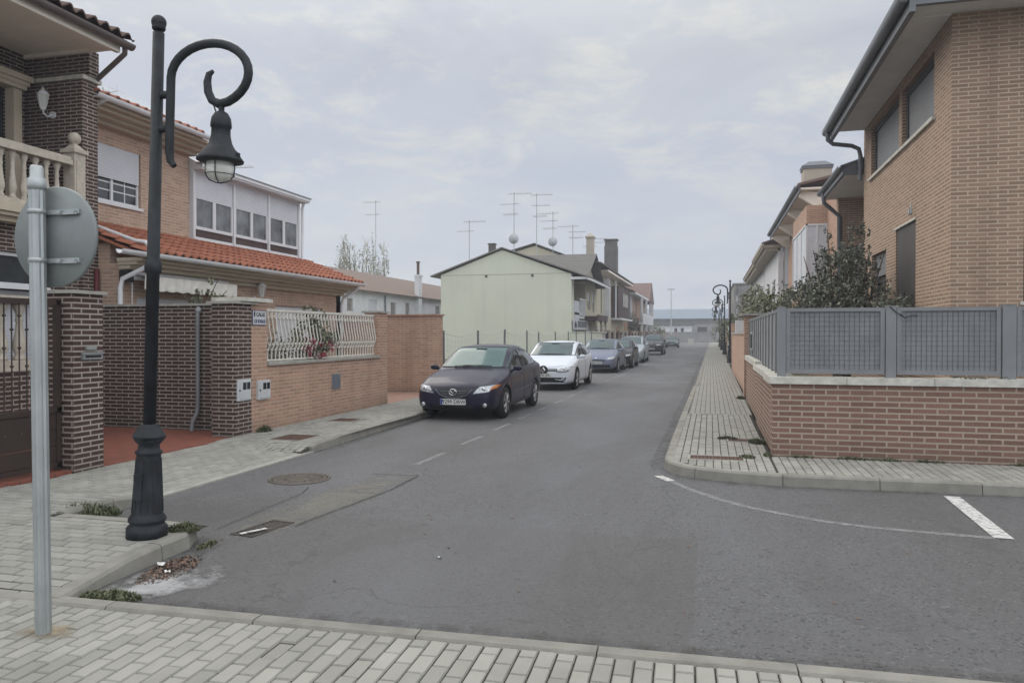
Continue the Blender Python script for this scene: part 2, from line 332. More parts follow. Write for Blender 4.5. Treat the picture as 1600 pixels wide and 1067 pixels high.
# ------------------------------------------------------------------ mesh helpers
class MB:
    """collects faces in world coordinates; build() links ONE mesh object"""
    def __init__(s, parent=None, F=None):
        s.v = []; s.f = []; s.m = []; s.s = []; s.parent = parent
        s.F = F or Matrix()
    def add(s, vs, fs, m=0, smooth=False):
        k = len(s.v); F = s.F
        s.v += [tuple(F @ Vector(p)) for p in vs]
        for f in fs: s.f.append([i+k for i in f]); s.m.append(m); s.s.append(smooth)
    def box(s, x0, x1, y0, y1, z0, z1, m=0):
        s.add([(x0, y0, z0), (x1, y0, z0), (x1, y1, z0), (x0, y1, z0), (x0, y0, z1), (x1, y0, z1), (x1, y1, z1), (x0, y1, z1)],
              [(3, 2, 1, 0), (4, 5, 6, 7), (0, 1, 5, 4), (1, 2, 6, 5), (2, 3, 7, 6), (3, 0, 4, 7)], m)
    def cbox(s, c, sx, sy, sz, m=0):
        s.box(c[0]-sx/2, c[0]+sx/2, c[1]-sy/2, c[1]+sy/2, c[2]-sz/2, c[2]+sz/2, m)
    def prism(s, poly, vec, m=0):
        n = len(poly); v = Vector(vec)
        vs = [Vector(p) for p in poly]; vs += [p+v for p in vs]
        s.add(vs, [list(range(n))[::-1], list(range(n, 2*n))]+[(i, (i+1) % n, n+(i+1) % n, n+i) for i in range(n)], m)
    def tube(s, path, r, n=8, m=0, cap=True):
        P = [Vector(p) for p in path]; rings = []
        rr = r if isinstance(r, (list, tuple)) else [r]*len(P)
        up = None
        for i, p in enumerate(P):
            d = (P[min(i+1, len(P)-1)]-P[max(i-1, 0)]).normalized()
            if up is None: up = Vector((0, 0, 1)) if abs(d.z) < .9 else Vector((1, 0, 0))
            a = d.cross(up).normalized(); b2 = a.cross(d).normalized(); up = b2
            rings.append([p+(a*math.cos(2*math.pi*k/n)+b2*math.sin(2*math.pi*k/n))*rr[i] for k in range(n)])
        vs = [q for rg in rings for q in rg]; fs = []
        for i in range(len(P)-1):
            for k in range(n): fs.append((i*n+k, i*n+(k+1) % n, (i+1)*n+(k+1) % n, (i+1)*n+k))
        s.add(vs, fs, m, n > 5)
        if cap:
            s.add(rings[0], [list(range(n))[::-1]], m); s.add(rings[-1], [list(range(n))], m)
    def lathe(s, prof, c=(0, 0, 0), n=16, m=0, ax='z', smooth=True):
        vs = []; c = Vector(c)
        for (r, z) in prof:
            for k in range(n):
                a = 2*math.pi*(k+.5)/n; x, y = r*math.cos(a), r*math.sin(a)
                q = (x, y, z) if ax == 'z' else ((z, x, y) if ax == 'x' else (x, z, y))
                vs.append(c+Vector(q))
        fs = []
        for i in range(len(prof)-1):
            for k in range(n): fs.append((i*n+k, i*n+(k+1) % n, (i+1)*n+(k+1) % n, (i+1)*n+k))
        fs.append(list(range(n))[::-1]); fs.append([(len(prof)-1)*n+k for k in range(n)])
        s.add(vs, fs, m, smooth)
    def quad(s, a, b, c, d, m=0): s.add([a, b, c, d], [(0, 1, 2, 3)], m)
    def build(s, name, mats, parent='x', smooth_angle=None):
        par = s.parent if parent == 'x' else parent
        me = bpy.data.meshes.new(name)
        off = Vector((0, 0, 0))
        if par is not None:
            r = par
            while r.parent is not None: r = r.parent
            off = r.location
        me.from_pydata([tuple(Vector(p)-off) for p in s.v], [], s.f)
        if not isinstance(mats, (list, tuple)): mats = [mats]
        for q in mats: me.materials.append(M[q] if isinstance(q, str) else q)
        me.polygons.foreach_set('material_index', s.m)
        me.polygons.foreach_set('use_smooth', s.s)
        if s.f and len(s.f) < 60000:
            bm = bmesh.new(); bm.from_mesh(me); bmesh.ops.recalc_face_normals(bm, faces=bm.faces[:]); bm.to_mesh(me); bm.free()
        me.update()
        o = bpy.data.objects.new(name, me); COL.objects.link(o)
        if par is not None: o.parent = par
        return o

def tag(o, label=None, cat=None, group=None, kind=None):
    if label: o['label'] = label
    if cat: o['category'] = cat
    if group: o['group'] = group
    if kind: o['kind'] = kind
    return o
def thing(name, label, cat, loc=(0, 0, 0), group=None):
    o = bpy.data.objects.new(name, None); COL.objects.link(o); o.location = loc; o.empty_display_size = .2
    return tag(o, label, cat, group)
def struct(name, mb, mats): return tag(mb.build(name, mats, None), kind='structure')
def stuff(name, mb, mats, label): return tag(mb.build(name, mats, None), label, None, None, 'stuff')
def solo(name, mb, mats, label, cat, group=None):
    """one-mesh thing with its origin at its base"""
    cx = sum(p[0] for p in mb.v)/len(mb.v); cy = sum(p[1] for p in mb.v)/len(mb.v); cz = min(p[2] for p in mb.v)
    mb.v = [(p[0]-cx, p[1]-cy, p[2]-cz) for p in mb.v]
    o = mb.build(name, mats, None); o.location = (cx, cy, cz)
    return tag(o, label, cat, group)
def dup(root, loc, label=None, rz=None, scale=None):
    def cp(o, par):
        c = o.copy(); COL.objects.link(c); c.parent = par
        for ch in [q for q in KIDS.get(o.name, [])]: cp(ch, c)
        return c
    KIDS = {}
    for q in COL.objects:
        if q.parent: KIDS.setdefault(q.parent.name, []).append(q)
    r = cp(root, None); r.location = loc
    if label: r['label'] = label
    if rz is not None: r.rotation_euler = (0, 0, rz)
    if scale: r.scale = scale
    return r

def FX(x, s=1):
    """frame on a wall in the plane x: local (u, w, v) = (along y, outwards, up); s = +1 faces +x"""
    return Matrix(((0, s, 0, x), (1, 0, 0, 0), (0, 0, 1, 0), (0, 0, 0, 1)))
def FY(y, s=-1):
    return Matrix(((1, 0, 0, 0), (0, s, 0, y), (0, 0, 1, 0), (0, 0, 0, 1)))

def wall(mb, u0, u1, v0, v1, holes=(), th=.25, m=0):
    """mb.F must be a wall frame; holes = (ua, ub, va, vb)"""
    us = sorted({u0, u1, *[h[0] for h in holes], *[h[1] for h in holes]}); us = [u for u in us if u0 <= u <= u1]
    for a, b in zip(us, us[1:]):
        mid = (a+b)/2; hs = sorted((h[2], h[3]) for h in holes if h[0] < mid < h[1]); z = v0
        for (p, q) in hs:
            if p > z: mb.box(a, b, -th, 0, z, p, m)
            z = q
        if z < v1: mb.box(a, b, -th, 0, z, v1, m)

def window(parent, F, u0, u1, v0, v1, n=2, shut=0.0, depth=.1, fm='white_metal', gm='glass', sm='white_shut', sill=None, fw=.05, mid=None, label=None, muntin=False):
    mb = MB(parent, F); d = -depth
    mb.box(u0, u1, d-.03, d+.02, v1-fw, v1); mb.box(u0, u1, d-.03, d+.02, v0, v0+fw)
    mb.box(u0, u0+fw, d-.03, d+.018, v0+fw, v1-fw); mb.box(u1-fw, u1, d-.03, d+.018, v0+fw, v1-fw)
    for k in range(1, n):
        c = u0+(u1-u0)*k/n; mb.box(c-fw*.6, c+fw*.6, d-.03, d+.022, v0+fw, v1-fw)
    if mid: mb.box(u0+fw, u1-fw, d-.03, d+.016, v0+(v1-v0)*mid-.03, v0+(v1-v0)*mid+.03)
    if muntin:
        for k in range(n):
            c = u0+(u1-u0)*(k+.5)/n; mb.box(c-.012, c+.012, d-.03, d+.0, v0+fw, v1-fw)
        for q in muntin: mb.box(u0+fw, u1-fw, d-.03, d+.002, v0+q*(v1-v0)-.012, v0+q*(v1-v0)+.012)
    f = mb.build('window', fm)
    if label: f['label'] = label
    g = MB(f, F); g.box(u0+fw*.5, u1-fw*.5, d-.028, d-.01, v0+fw*.5, v1-fw*.5); g.build('pane', gm)
    if shut > 0:
        s = MB(f, F); s.box(u0+.02, u1-.02, d+.024, d+.05, v1-(v1-v0)*shut, v1+.0); s.build('shutter', sm)
    if sill:
        s = MB(f, F); s.box(u0-.05, u1+.05, d, .04, v0-.06, v0-.003); s.build('sill', sill)
    return f

def tiles(mb, o, a, sl, Wd, L, pitch=.21, row=.36, h=.05, m=0):
    """curved clay tiles: o = eave start, a = unit along eave, sl = unit up the slope"""
    o = Vector(o); a = Vector(a).normalized(); sl = Vector(sl).normalized(); nrm = a.cross(sl)
    if nrm.z < 0: nrm = -nrm
    nr = max(1, int(round(L/row))); row = L/nr; nc = max(1, int(round(Wd/pitch))); pitch = Wd/nc; K = 6
    for j in range(nr):
        for i in range(nc):
            vs = []
            sh = random.uniform(-.012, .012); lf = random.uniform(0, .008)
            for (t_, up) in ((j*row-.03+sh, .035+lf), ((j+1)*row, .0)):
                for k in range(K+1):
                    x = (i+k/K)*pitch; z = h*max(0, math.sin(math.pi*min(1, (k/K)/.68))) if k/K < .68 else -h*.35*math.sin(math.pi*((k/K)-.68)/.32)
                    vs.append(o+a*x+sl*t_+nrm*(z+up))
            n = K+1
            fs = [(k, k+1, n+k+1, n+k) for k in range(K)]
            vs += [p-nrm*.03 for p in vs[:n]]
            fs += [(k, 2*n+k, 2*n+k+1, k+1) for k in range(K)]
            mb.add(vs, fs, m, False)

def leafy(mb, blobs, n, size, rng, m=0, flat=.5, asp=.5):
    """leaf faces spread through the volume of several ellipsoids (cx,cy,cz,rx,ry,rz)"""
    wts = [b_[3]*b_[4]*b_[5] for b_ in blobs]; tot = sum(wts)
    for b_, w_ in zip(blobs, wts):
        k = max(1, int(n*w_/tot)); tw = []
        for _ in range(max(3, k//14)):
            while True:
                p = Vector((rng.uniform(-1, 1), rng.uniform(-1, 1), rng.uniform(-1, 1)))
                if .2 < p.length < 1: break
            p = p*(1+rng.uniform(-.1, .28)); tw.append(p)
        for _ in range(k):
            p = rng.choice(tw)+Vector((rng.gauss(0, .1), rng.gauss(0, .1), rng.gauss(0, .13)))
            c = Vector((b_[0]+p.x*b_[3], b_[1]+p.y*b_[4], b_[2]+p.z*b_[5]))
            d = Vector((rng.gauss(0, 1), rng.gauss(0, 1), rng.gauss(0, 1)+.3)).normalized()
            e = d.cross(Vector((rng.gauss(0, 1), rng.gauss(0, 1), rng.gauss(0, 1)))).normalized()
            s_ = size*rng.uniform(.6, 1.4)
            mb.add([c-d*s_*.5, c+e*s_*asp*.5, c+d*s_*.5, c-e*s_*asp*.5], [(0, 1, 2, 3)], m)

def tuft(mb, cx, cy, z, rx, ry, n, h, rng, m=0, spread=.9, wd=.008):
    for _ in range(n):
        a = rng.uniform(0, 6.283); q = math.sqrt(rng.random()); x = cx+math.cos(a)*q*rx; y = cy+math.sin(a)*q*ry
        hh = h*rng.uniform(.35, 1.1)*(1.1-.6*q); le = rng.uniform(.1, spread)*hh; b_ = rng.uniform(0, 6.283)
        ex, ey = math.cos(b_)*le, math.sin(b_)*le; px, py = -math.sin(b_)*wd, math.cos(b_)*wd
        mb.add([(x-px, y-py, z), (x+px, y+py, z), (x+ex*.45+px*.7, y+ey*.45+py*.7, z+hh*.65), (x+ex*.45-px*.7, y+ey*.45-py*.7, z+hh*.65), (x+ex, y+ey, z+hh*.9)],
               [(0, 1, 2, 3), (3, 2, 4)], m)

def text_mb(mb, body, F, size, m=0, th=.004, align='CENTER', bold=.0, xs=1.0):
    """extruded lettering lying in the local plane of F: x right, y up, z out"""
    cu = bpy.data.curves.new('tmp', 'FONT'); cu.body = body; cu.size = size; cu.extrude = th; cu.align_x = align; cu.align_y = 'CENTER'; cu.offset = bold
    cu.resolution_u = 2
    o = bpy.data.objects.new('tmp', cu); COL.objects.link(o)
    dg = bpy.context.evaluated_depsgraph_get(); me = bpy.data.meshes.new_from_object(o.evaluated_get(dg))
    old = mb.F; mb.F = F @ Matrix.Diagonal((xs, 1, 1, 1))
    mb.add([v.co.copy() for v in me.vertices], [list(p.vertices) for p in me.polygons], m)
    mb.F = old
    bpy.data.objects.remove(o); bpy.data.curves.remove(cu); bpy.data.meshes.remove(me)
# ------------------------------------------------------------------ ground, road, pavements
rng = random.Random(3)
g = MB(); g.quad((-900, -60, -.05), (900, -60, -.05), (900, 1600, -.05), (-900, 1600, -.05)); struct('ground', g, 'earth')
g = MB(); g.quad((-5.9, 3.6, 0), (70, 3.6, 0), (70, 9.9, 0), (-5.9, 9.9, 0)); g.quad((-5.9, 9.9, 0), (-.2, 9.9, 0), (-.2, 151, 0), (-5.9, 151, 0))
g.quad((-70, 151, 0), (70, 151, 0), (70, 159, 0), (-70, 159, 0))
struct('road', g, 'asphalt')

def zl(x, y):
    """height of the left pavement: flush with the crossing in front, dropped for the garage"""
    z = .12
    A = min(max((y-6.1)/.5, 0), 1)*min(max((9.85-y)/.35, 0), 1)
    d = .10-.08*min(max((x+7.1)/1.6, 0), 1)
    z = z*(1-A)+d*A
    B = min(max((4.75-y)/.9, 0), 1)
    return z*(1-B)+.03*B
def block(mb, x0, x1, y0, y1, zf, T=None, m=0, c=.006, gap=.0034):
    x0 += gap; x1 -= gap; y0 += gap; y1 -= gap
    if x1-x0 < .015 or y1-y0 < .015: return
    dz = random.uniform(-.0030, .0022)-(.006 if random.random() < .02 else 0); vs = []
    for (a, b_, h) in ((0, -.012, 0), (c, 0, 1)):
        for (x, y) in ((x0+a, y0+a), (x1-a, y0+a), (x1-a, y1-a), (x0+a, y1-a)):
            X, Y = (x, y) if T is None else T(x, y)
            vs.append((X, Y, zf(X, Y)+dz+random.uniform(-.0008, .0008)+(-.011 if b_ else 0)))
    mb.add(vs, [(4, 5, 6, 7), (0, 1, 5, 4), (1, 2, 6, 5), (2, 3, 7, 6), (3, 0, 4, 7)], m)
def pave(mb, x0, x1, y0, y1, zf, along='y', L=.2, Wd=.1, T=None, keep=None, m=0, off=.5):
    if along == 'y':
        i = 0; x = x0
        while x < x1-.001:
            y = y0-(off*L if i % 2 else 0)
            while y < y1-.001:
                a, b_ = max(y, y0), min(y+L, y1); p = ((x+min(x+Wd, x1))/2, (a+b_)/2)
                if b_ > a and (keep is None or keep(*(T(*p) if T else p))): block(mb, x, min(x+Wd, x1), a, b_, zf, T, m)
                y += L
            x += Wd; i += 1
    else:
        i = 0; y = y0
        while y < y1-.001:
            x = x0-(off*L if i % 2 else 0)
            while x < x1-.001:
                a, b_ = max(x, x0), min(x+L, x1); p = ((a+b_)/2, (y+min(y+Wd, y1))/2)
                if b_ > a and (keep is None or keep(*(T(*p) if T else p))): block(mb, a, b_, y, min(y+Wd, y1), zf, T, m)
                x += L
            y += Wd; i += 1
def base(mb, x0, x1, y0, y1, zf, m=1, n=.5, d=.011):
    nx = max(1, int((x1-x0)/n)); ny = max(1, int((y1-y0)/n))
    for i in range(nx):
        for j in range(ny):
            q = [(x0+(x1-x0)*(i+a)/nx, y0+(y1-y0)*(j+b_)/ny) for a, b_ in ((0, 0), (1, 0), (1, 1), (0, 1))]
            mb.add([(x, y, zf(x, y)-d) for x, y in q], [(0, 1, 2, 3)], m)
th = R(1.95); ct, st_ = math.cos(th), math.sin(th)
def TF(x, y): return (-3.97+x*ct-y*st_, 3.78+x*st_+y*ct)
g = MB(); zf = lambda x, y: .03
pave(g, -3.6, 7.5, -1.9, -.005, zf, 'y', .2, .1, TF)
for (a, b_) in ((-3.6, 7.5),):
    q = [TF(a, -1.9), TF(b_, -1.9), TF(b_, 0), TF(a, 0)]; g.add([(x, y, .019) for x, y in q], [(0, 1, 2, 3)], 1)
q = [(-14, -8), (16, -8), TF(12, -1.9), TF(-9, -1.9)]; g.add([(x, y, .026) for x, y in q], [(0, 1, 2, 3)], 2)
q = [TF(7.5, -1.9), TF(30, -1.9), TF(30, 0), TF(7.5, 0)]; g.add([(x, y, .026) for x, y in q], [(0, 1, 2, 3)], 2)
struct('front_pavement', g, ['paver', 'joint', 'pav_far'])

g = MB()
def keepL(x, y):
    if x > -5.52 and y > 5.36: return False
    if x > -4.07: return False
    if x > -4.2 and y > 5.25: return False
    if (x+6.145)**2/.32**2+(y-10.31)**2/.36**2 < .9: return True
    return True
pave(g, -7.62, -4.05, 3.72, 5.42, zl, 'x', .2, .1, None, keepL, 0)
pave(g, -7.1, -5.6, 5.42, 6.3, zl, 'x', .2, .1, None, None, 0)
pave(g, -7.1, -5.6, 6.3, 9.8, zl, 'y', .2, .1, None, None, 3)
def keepS(x, y):
    if x > -5.60-.012*(y-9.7): return False
    return not (-6.45 < x < -5.86 and 9.98 < y < 10.66) and not (-6.78 < x < -6.25 and 12.4 < y < 12.95)
pave(g, -7.1, -5.6, 9.8, 16.0, zl, 'x', .1, .1, None, keepS, 0, 0)
base(g, -7.62, -4.02, 3.7, 5.42, zl, 1); base(g, -7.1, -5.55, 5.42, 16, zl, 1, .25)
g.box(-5.62, -5.5, 6.55, 9.75, -.02, .022, 4)
g.quad((-7.1, 16, .115), (-5.75, 16, .115), (-5.8, 150, .115), (-7.1, 150, .115), 2)
g.quad((-40, -9, .02), (-7.62, -9, .02), (-7.62, 5.9, .1), (-40, 5.9, .1), 2)
struct('left_pavement', g, ['paver2', 'joint', 'pav_far', 'paver', 'concrete'])

g = MB(); zr = lambda x, y: .12
def keepR(x, y):
    if x < -.44: return False
    if (x+.06 < .12 and y < 9.72 and (x-.12)**2/.56**2+(y-9.72)**2/.60**2 > .92): return False
    if x < -.1 and y < 9.3-(x+.1)*1.1: return False
    if x < .2 and y < 9.14+(.2-x)*.15: return False
    if y < 9.05: return False
    return not (-.28 < x < .44 and 9.8 < y < 10.15) and not (.22 < x < .6 and 11.55 < y < 11.9)
pave(g, -.46, .76, 9.05, 15.5, zr, 'y', .1, .1, None, keepR, 0, 0)
pave(g, .76, 6.5, 9.0, 10.3, zr, 'y', .2, .1, None, lambda x, y: y > 9.07, 1)
g.add([(x, y, .109) for x, y in ((-.46, 10.3), (-.46, 9.66), (-.38, 9.5), (-.2, 9.34), (.05, 9.2), (.3, 9.12), (.75, 9.05), (1.43, 9.04), (3.2, 9.08), (6.5, 9.1), (6.5, 10.3))], [tuple(range(11))], 2)
g.quad((-.45, 10.3, .109), (.78, 10.3, .109), (.78, 15.5, .109), (-.45, 15.5, .109), 2)
g.quad((-.42, 15.5, .118), (.8, 15.5, .118), (1.6, 150, .118), (-.2, 150, .118), 3)
g.quad((6.5, 9.1, .118), (60, 9.5, .118), (60, 10.9, .118), (6.5, 10.3, .118), 3)
struct('right_pavement', g, ['paver', 'paver2', 'joint', 'pav_far'])

def kerb(mb, path, hf, w_=.12, L=1.0, m=0):
    """kerb stones along path (foot of the outer face), body to the left of the walking direction"""
    P = [Vector((*p, 0)) for p in path]; seg = []; acc = [0]
    for a, b_ in zip(P, P[1:]): acc.append(acc[-1]+(b_-a).length)
    tot = acc[-1]
    def at(s_):
        for i in range(len(P)-1):
            if s_ <= acc[i+1]+1e-9: return P[i].lerp(P[i+1], (s_-acc[i])/(acc[i+1]-acc[i]))
        return P[-1]
    def nrm(s_):
        d = (at(min(tot, s_+.12))-at(max(0, s_-.12))).normalized(); return Vector((-d.y, d.x, 0))
    s_ = 0
    while s_ < tot-.05:
        e = min(s_+L, tot); k = max(1, int((e-s_)/.25)); rings = []
        jig = random.uniform(-.004, .004)
        for j in range(k+1):
            q = s_+.004+(e-s_-.008)*j/k; p = at(q); n_ = nrm(q); h = hf(p.x, p.y, q)+jig
            rings.append([p+n_*a+Vector((0, 0, z)) for a, z in ((0, -.03), (.012, h-.022), (.03, h), (w_, h), (w_, -.03))])
        vs = [v for r_ in rings for v in r_]; fs = [[0, 1, 2, 3, 4], [5*k+i for i in (4, 3, 2, 1, 0)]]
        for j in range(k):
            for i in range(5): fs.append((5*j+i, 5*j+(i+1) % 5, 5*(j+1)+(i+1) % 5, 5*(j+1)+i))
        mb.add(vs, fs, m); s_ = e
g = MB()
kerb(g, [(-3.94, 3.86), (-3.97, 4.6), (-3.99, 5.15), (-4.03, 5.32), (-4.15, 5.42), (-4.4, 5.45), (-5.5, 5.45)], lambda x, y, s_: .045+.08*min(1, s_/.7), .13, .95)
kerb(g, [(-5.5, 5.44), (-5.5, 6.56)], lambda x, y, s_: zl(x-.2, y)+.004, .12, .56)
kerb(g, [(-5.5, 9.72), (-5.56, 11.2), (-5.62, 14.1), (-5.7, 20), (-5.75, 40), (-5.75, 150)], lambda x, y, s_: zl(x-.15, y)+.006, .13)
struct('left_kerb', g, 'kerb')
g = MB()
kerb(g, [(-.2, 150), (-.4, 60), (-.45, 32), (-.47, 24.4), (-.52, 23.4), (-.57, 15), (-.58, 12.2), (-.58, 9.9), (-.55, 9.62), (-.45, 9.4), (-.28, 9.2), (0, 9.07), (.3, 8.99), (.75, 8.92), (1.43, 8.92), (3.2, 8.98), (8, 9.02), (60, 9.5)], lambda x, y, s_: .125, .13)
struct('right_kerb', g, 'kerb')
g = MB(); kerb(g, [TF(30, .12), TF(0, .12), TF(-3.6, .12)][::-1], lambda x, y, s_: .032, .12)
g2 = MB(); kerb(g2, [TF(-3.6, 0), TF(0, 0), TF(30, 0)], lambda x, y, s_: .034, .12); struct('front_kerb', g2, 'kerb')

# floors of the two garage forecourts, gardens, empty lot
g = MB(); g.box(-11.2, -7.1, 7.55, 10.8, -.02, .105); g.box(-9.0, -7.13, 3.9, 7.15, -.02, .13); struct('forecourt_floor', g, 'red_tile')
g = MB(); g.box(-9.6, -7.1, 15.9, 19.2, -.02, .118); struct('drive_floor', g, 'pink_floor')
g = MB(); g.quad((-60, 19.5, .09), (-7.1, 19.5, .09), (-7.1, 46.6, .09), (-60, 46.6, .09))
g.quad((-9.9, 10.9, .1), (-7.3, 10.9, .1), (-7.3, 15.8, .1), (-9.9, 15.8, .1)); g.quad((1.05, 10.55, .1), (14, 10.55, .1), (14, 34, .1), (1.05, 34, .1))
struct('earth_plot', g, 'ground')

# painted marks (sheets 4 mm above the asphalt)
def ribbon(mb, pts, w_, z=.004, m=0, ws=None):
    P = [Vector((*p, z)) for p in pts]; vs = []
    for i, p in enumerate(P):
        d = (P[min(i+1, len(P)-1)]-P[max(i-1, 0)]).normalized(); n_ = Vector((-d.y, d.x, 0)); q = (ws[i] if ws else w_)/2
        vs += [p+n_*q, p-n_*q]
    mb.add(vs, [(2*i, 2*i+1, 2*i+3, 2*i+2) for i in range(len(P)-1)], m)
g = MB()
for k in range(11):
    y = 9.2+1.8*k; ribbon(g, [(-3.70, y), (-3.68, y+1.0)], .085)
ribbon(g, [(-3.62, 29.2), (-3.5, 36), (-3.5, 120)], .09)
ribbon(g, [(-3.3, 27.2), (-.62, 27.1)], .26)
cur = [(-.57, 9.16), (-.42, 8.86), (-.23, 8.50), (.1, 8.02), (.35, 7.76), (.68, 7.52), (1.0, 7.33), (1.35, 7.21), (1.81, 7.14), (2.3, 7.09)]
ribbon(g, cur, .08)
struct('road_marking', g, 'paint')
g = MB(); ribbon(g, [(2.44, 8.78), (2.36, 7.08)], .15, .008); ribbon(g, [(-.60, 9.17), (-.44, 8.88)], .11, .008)
ribbon(g, [(1.83, 9.0), (2.1, 8.98)], .06, .008)
struct('bay_line', g, 'paint_s')
g = MB(); g.add([(x, y, .004) for x, y in ((-4.5, 5.0), (-3.1, 5.0), (-3.1, 9.0), (-4.5, 9.0))], [(0, 1, 2, 3)]); struct('dusty_repair', g, 'dust')
g = MB(); g.add([(x, y, .008) for x, y in ((-3.96, 3.98), (-3.0, 4.0), (-3.0, 5.0), (-3.98, 5.0))], [(0, 1, 2, 3)]); struct('pale_dust_stain', g, 'dust2')
g = MB()
ribbon(g, [(-3.55, 5.95), (-3.45, 6.8), (-3.36, 7.6), (-3.38, 8.45)], .016, .012); ribbon(g, [(-3.38, 8.45), (-3.62, 8.42), (-3.95, 8.40)], .018, .012)
ribbon(g, [(-4.15, 5.7), (-4.2, 7.2), (-4.3, 7.5)], .01, .012)
struct('asphalt_seam', g, 'seam')
g = MB()
ribbon(g, [(-3.80, 3.97), (-3.84, 4.6), (-3.86, 5.2), (-3.95, 5.40)], .17, .016)
ribbon(g, [(-5.40, 9.8), (-5.46, 11.5), (-5.52, 14), (-5.6, 20), (-5.64, 60)], .18, .016)
ribbon(g, [(60, 9.40), (8, 8.93), (3.2, 8.89), (1.43, 8.83), (.75, 8.83), (.25, 8.90), (-.05, 8.98), (-.33, 9.12), (-.52, 9.33), (-.64, 9.6), (-.68, 9.95), (-.68, 12.2), (-.67, 15), (-.62, 23), (-.56, 60)], .15, .016)
ribbon(g, [(-3.7, 4.0), (0, 4.12), (3, 4.22), (8, 4.4)], .13, .016)
struct('gutter_dirt', g, 'kerb_dirt')
g = MB(); ribbon(g, [(-3.83, 5.56), (-3.72, 5.78)], .05, .020); struct('paint_scrap', g, 'paint_s')
g = MB(); g.box(-3.86, -3.3, 3.42, 3.72, .03, .0335); g.v = [(x-.0, y, z) for x, y, z in g.v]
mp_ = MB(); 
r_ = [.13+.035*math.sin(2*a/22*6.283+1)+.02*math.sin(5*a/22*6.283) for a in range(22)]
vs = [(-3.9, 3.18, .036), (-3.28, 3.18, .036), (-3.28, 3.66, .036), (-3.9, 3.66, .036)]
mp_.add(vs, [(0, 1, 2, 3)]); struct('mortar_patch', mp_, 'mortar_patch')

# covers and drain
def cover(name, label, cx, cy, z, sx, sy, m, rot=0):
    c, s_ = math.cos(rot), math.sin(rot)
    F = Matrix(((c, -s_, 0, cx), (s_, c, 0, cy), (0, 0, 1, z), (0, 0, 0, 1)))
    root = thing(name, label, 'manhole cover', (cx, cy, z))
    fr = MB(root, F); t_ = .022
    fr.box(-sx/2, sx/2, -sy/2, -sy/2+t_, -.02, .006); fr.box(-sx/2, sx/2, sy/2-t_, sy/2, -.02, .006)
    fr.box(-sx/2, -sx/2+t_, -sy/2+t_, sy/2-t_, -.02, .006); fr.box(sx/2-t_, sx/2, -sy/2+t_, sy/2-t_, -.02, .006); fr.build('frame', 'concrete')
    lid = MB(root, F); lid.box(-sx/2+t_+.004, sx/2-t_-.004, -sy/2+t_+.004, sy/2-t_-.004, -.02, .002)
    nx, ny = int(sx/.045), int(sy/.045)
    for i in range(1, nx):
        for j in range(1, ny):
            x = -sx/2+i*sx/nx; y = -sy/2+j*sy/ny; lid.box(x-.013, x+.013, y-.009, y+.009, .002, .005)
    lid.build('lid', m)
cover('access_cover', 'large rusty square access cover in the left pavement by the brick wall', -6.15, 10.32, .12, .58, .66, 'rust')
cover('access_cover', 'small rusty access cover further along the left pavement', -6.5, 12.65, .12, .5, .52, 'rust')
cover('access_cover', 'reddish rectangular access cover at the rounded kerb corner opposite', .08, 9.98, .12, .70, .34, 'rust')
cover('access_cover', 'reddish access cover against the red brick garden wall with weeds at its edge', .42, 11.72, .12, .36, .34, 'rust')
root = thing('manhole', 'round iron manhole cover in the asphalt in front of the garage', 'manhole cover', (-4.66, 7.93, 0))
m_ = MB(root); m_.lathe([(.36, .001), (.36, .007), (.318, .007), (.318, .001)], (-4.66, 7.93, 0), 40); m_.build('frame', 'iron_cover')
m_ = MB(root); m_.lathe([(.31, .001), (.31, .006), (.27, .008), (.27, .005), (.16, .005), (.16, .008), (.12, .008), (.12, .005), (.04, .005), (.04, .008), (0.001, .008)], (-4.66, 7.93, 0), 40)
for k in range(16):
    a = k*math.pi/8; m_.tube([(-4.66+.17*math.cos(a), 7.93+.17*math.sin(a), .006), (-4.66+.26*math.cos(a), 7.93+.26*math.sin(a), .006)], .006, 4)
m_.build('lid', 'iron_cover')
root = thing('drain_grate', 'rusty slotted gutter drain sunk in the asphalt near the lamp post', 'drain', (-3.76, 5.8, 0))
F = Matrix.Translation((-3.78, 5.82, 0)) @ Matrix.Rotation(R(-8), 4, 'Z')
m_ = MB(root, F); m_.box(-.12, .12, -.27, -.245, 0, .008); m_.box(-.12, .12, .245, .27, 0, .008); m_.box(-.12, -.10, -.245, .245, 0, .008); m_.box(.10, .12, -.245, .245, 0, .008); m_.build('frame', 'grate_iron')
m_ = MB(root, F)
for k in range(11): m_.box(-.10, .10, -.235+k*.044, -.213+k*.044, .0, .006)
m_.box(-.012, .012, -.245, .245, 0, .007); m_.build('grate', 'grate_iron')
m_ = MB(root, F); m_.box(-.10, .10, -.245, .245, .0005, .0015); m_.build('pit', 'dark')

# weeds, dead leaves, scraps
def weed(label, x, y, z, rx, ry, n, h, m='grass', seed=1):
    q = MB(); r2 = random.Random(seed); tuft(q, x, y, z, rx, ry, n, h, r2)
    leafy(q, [(x, y, z+h*.22, rx*.8, ry*.8, h*.22)], n//2, .035, r2)
    return tag(q.build('weed', m, None), label, 'weeds', 'weeds sprouting by kerbs and walls')
weed('green weed clump where the dropped pavement edge meets the asphalt behind the lamp post', -5.55, 5.72, .05, .36, .14, 620, .13, 'grass', 1)
weed('dark weed tuft on the kerb corner right beside the lamp post base', -4.10, 5.2, .12, .13, .09, 260, .09, 'grass', 2)
weed('low spreading weed in the gutter beside the grey sign pole', -3.72, 4.02, .0, .22, .10, 480, .07, 'grass', 3)
weed('weed tuft at the foot of the dark brick pillar with the meter box', -7.02, 10.85, .12, .1, .16, 260, .13, 'grass', 4)
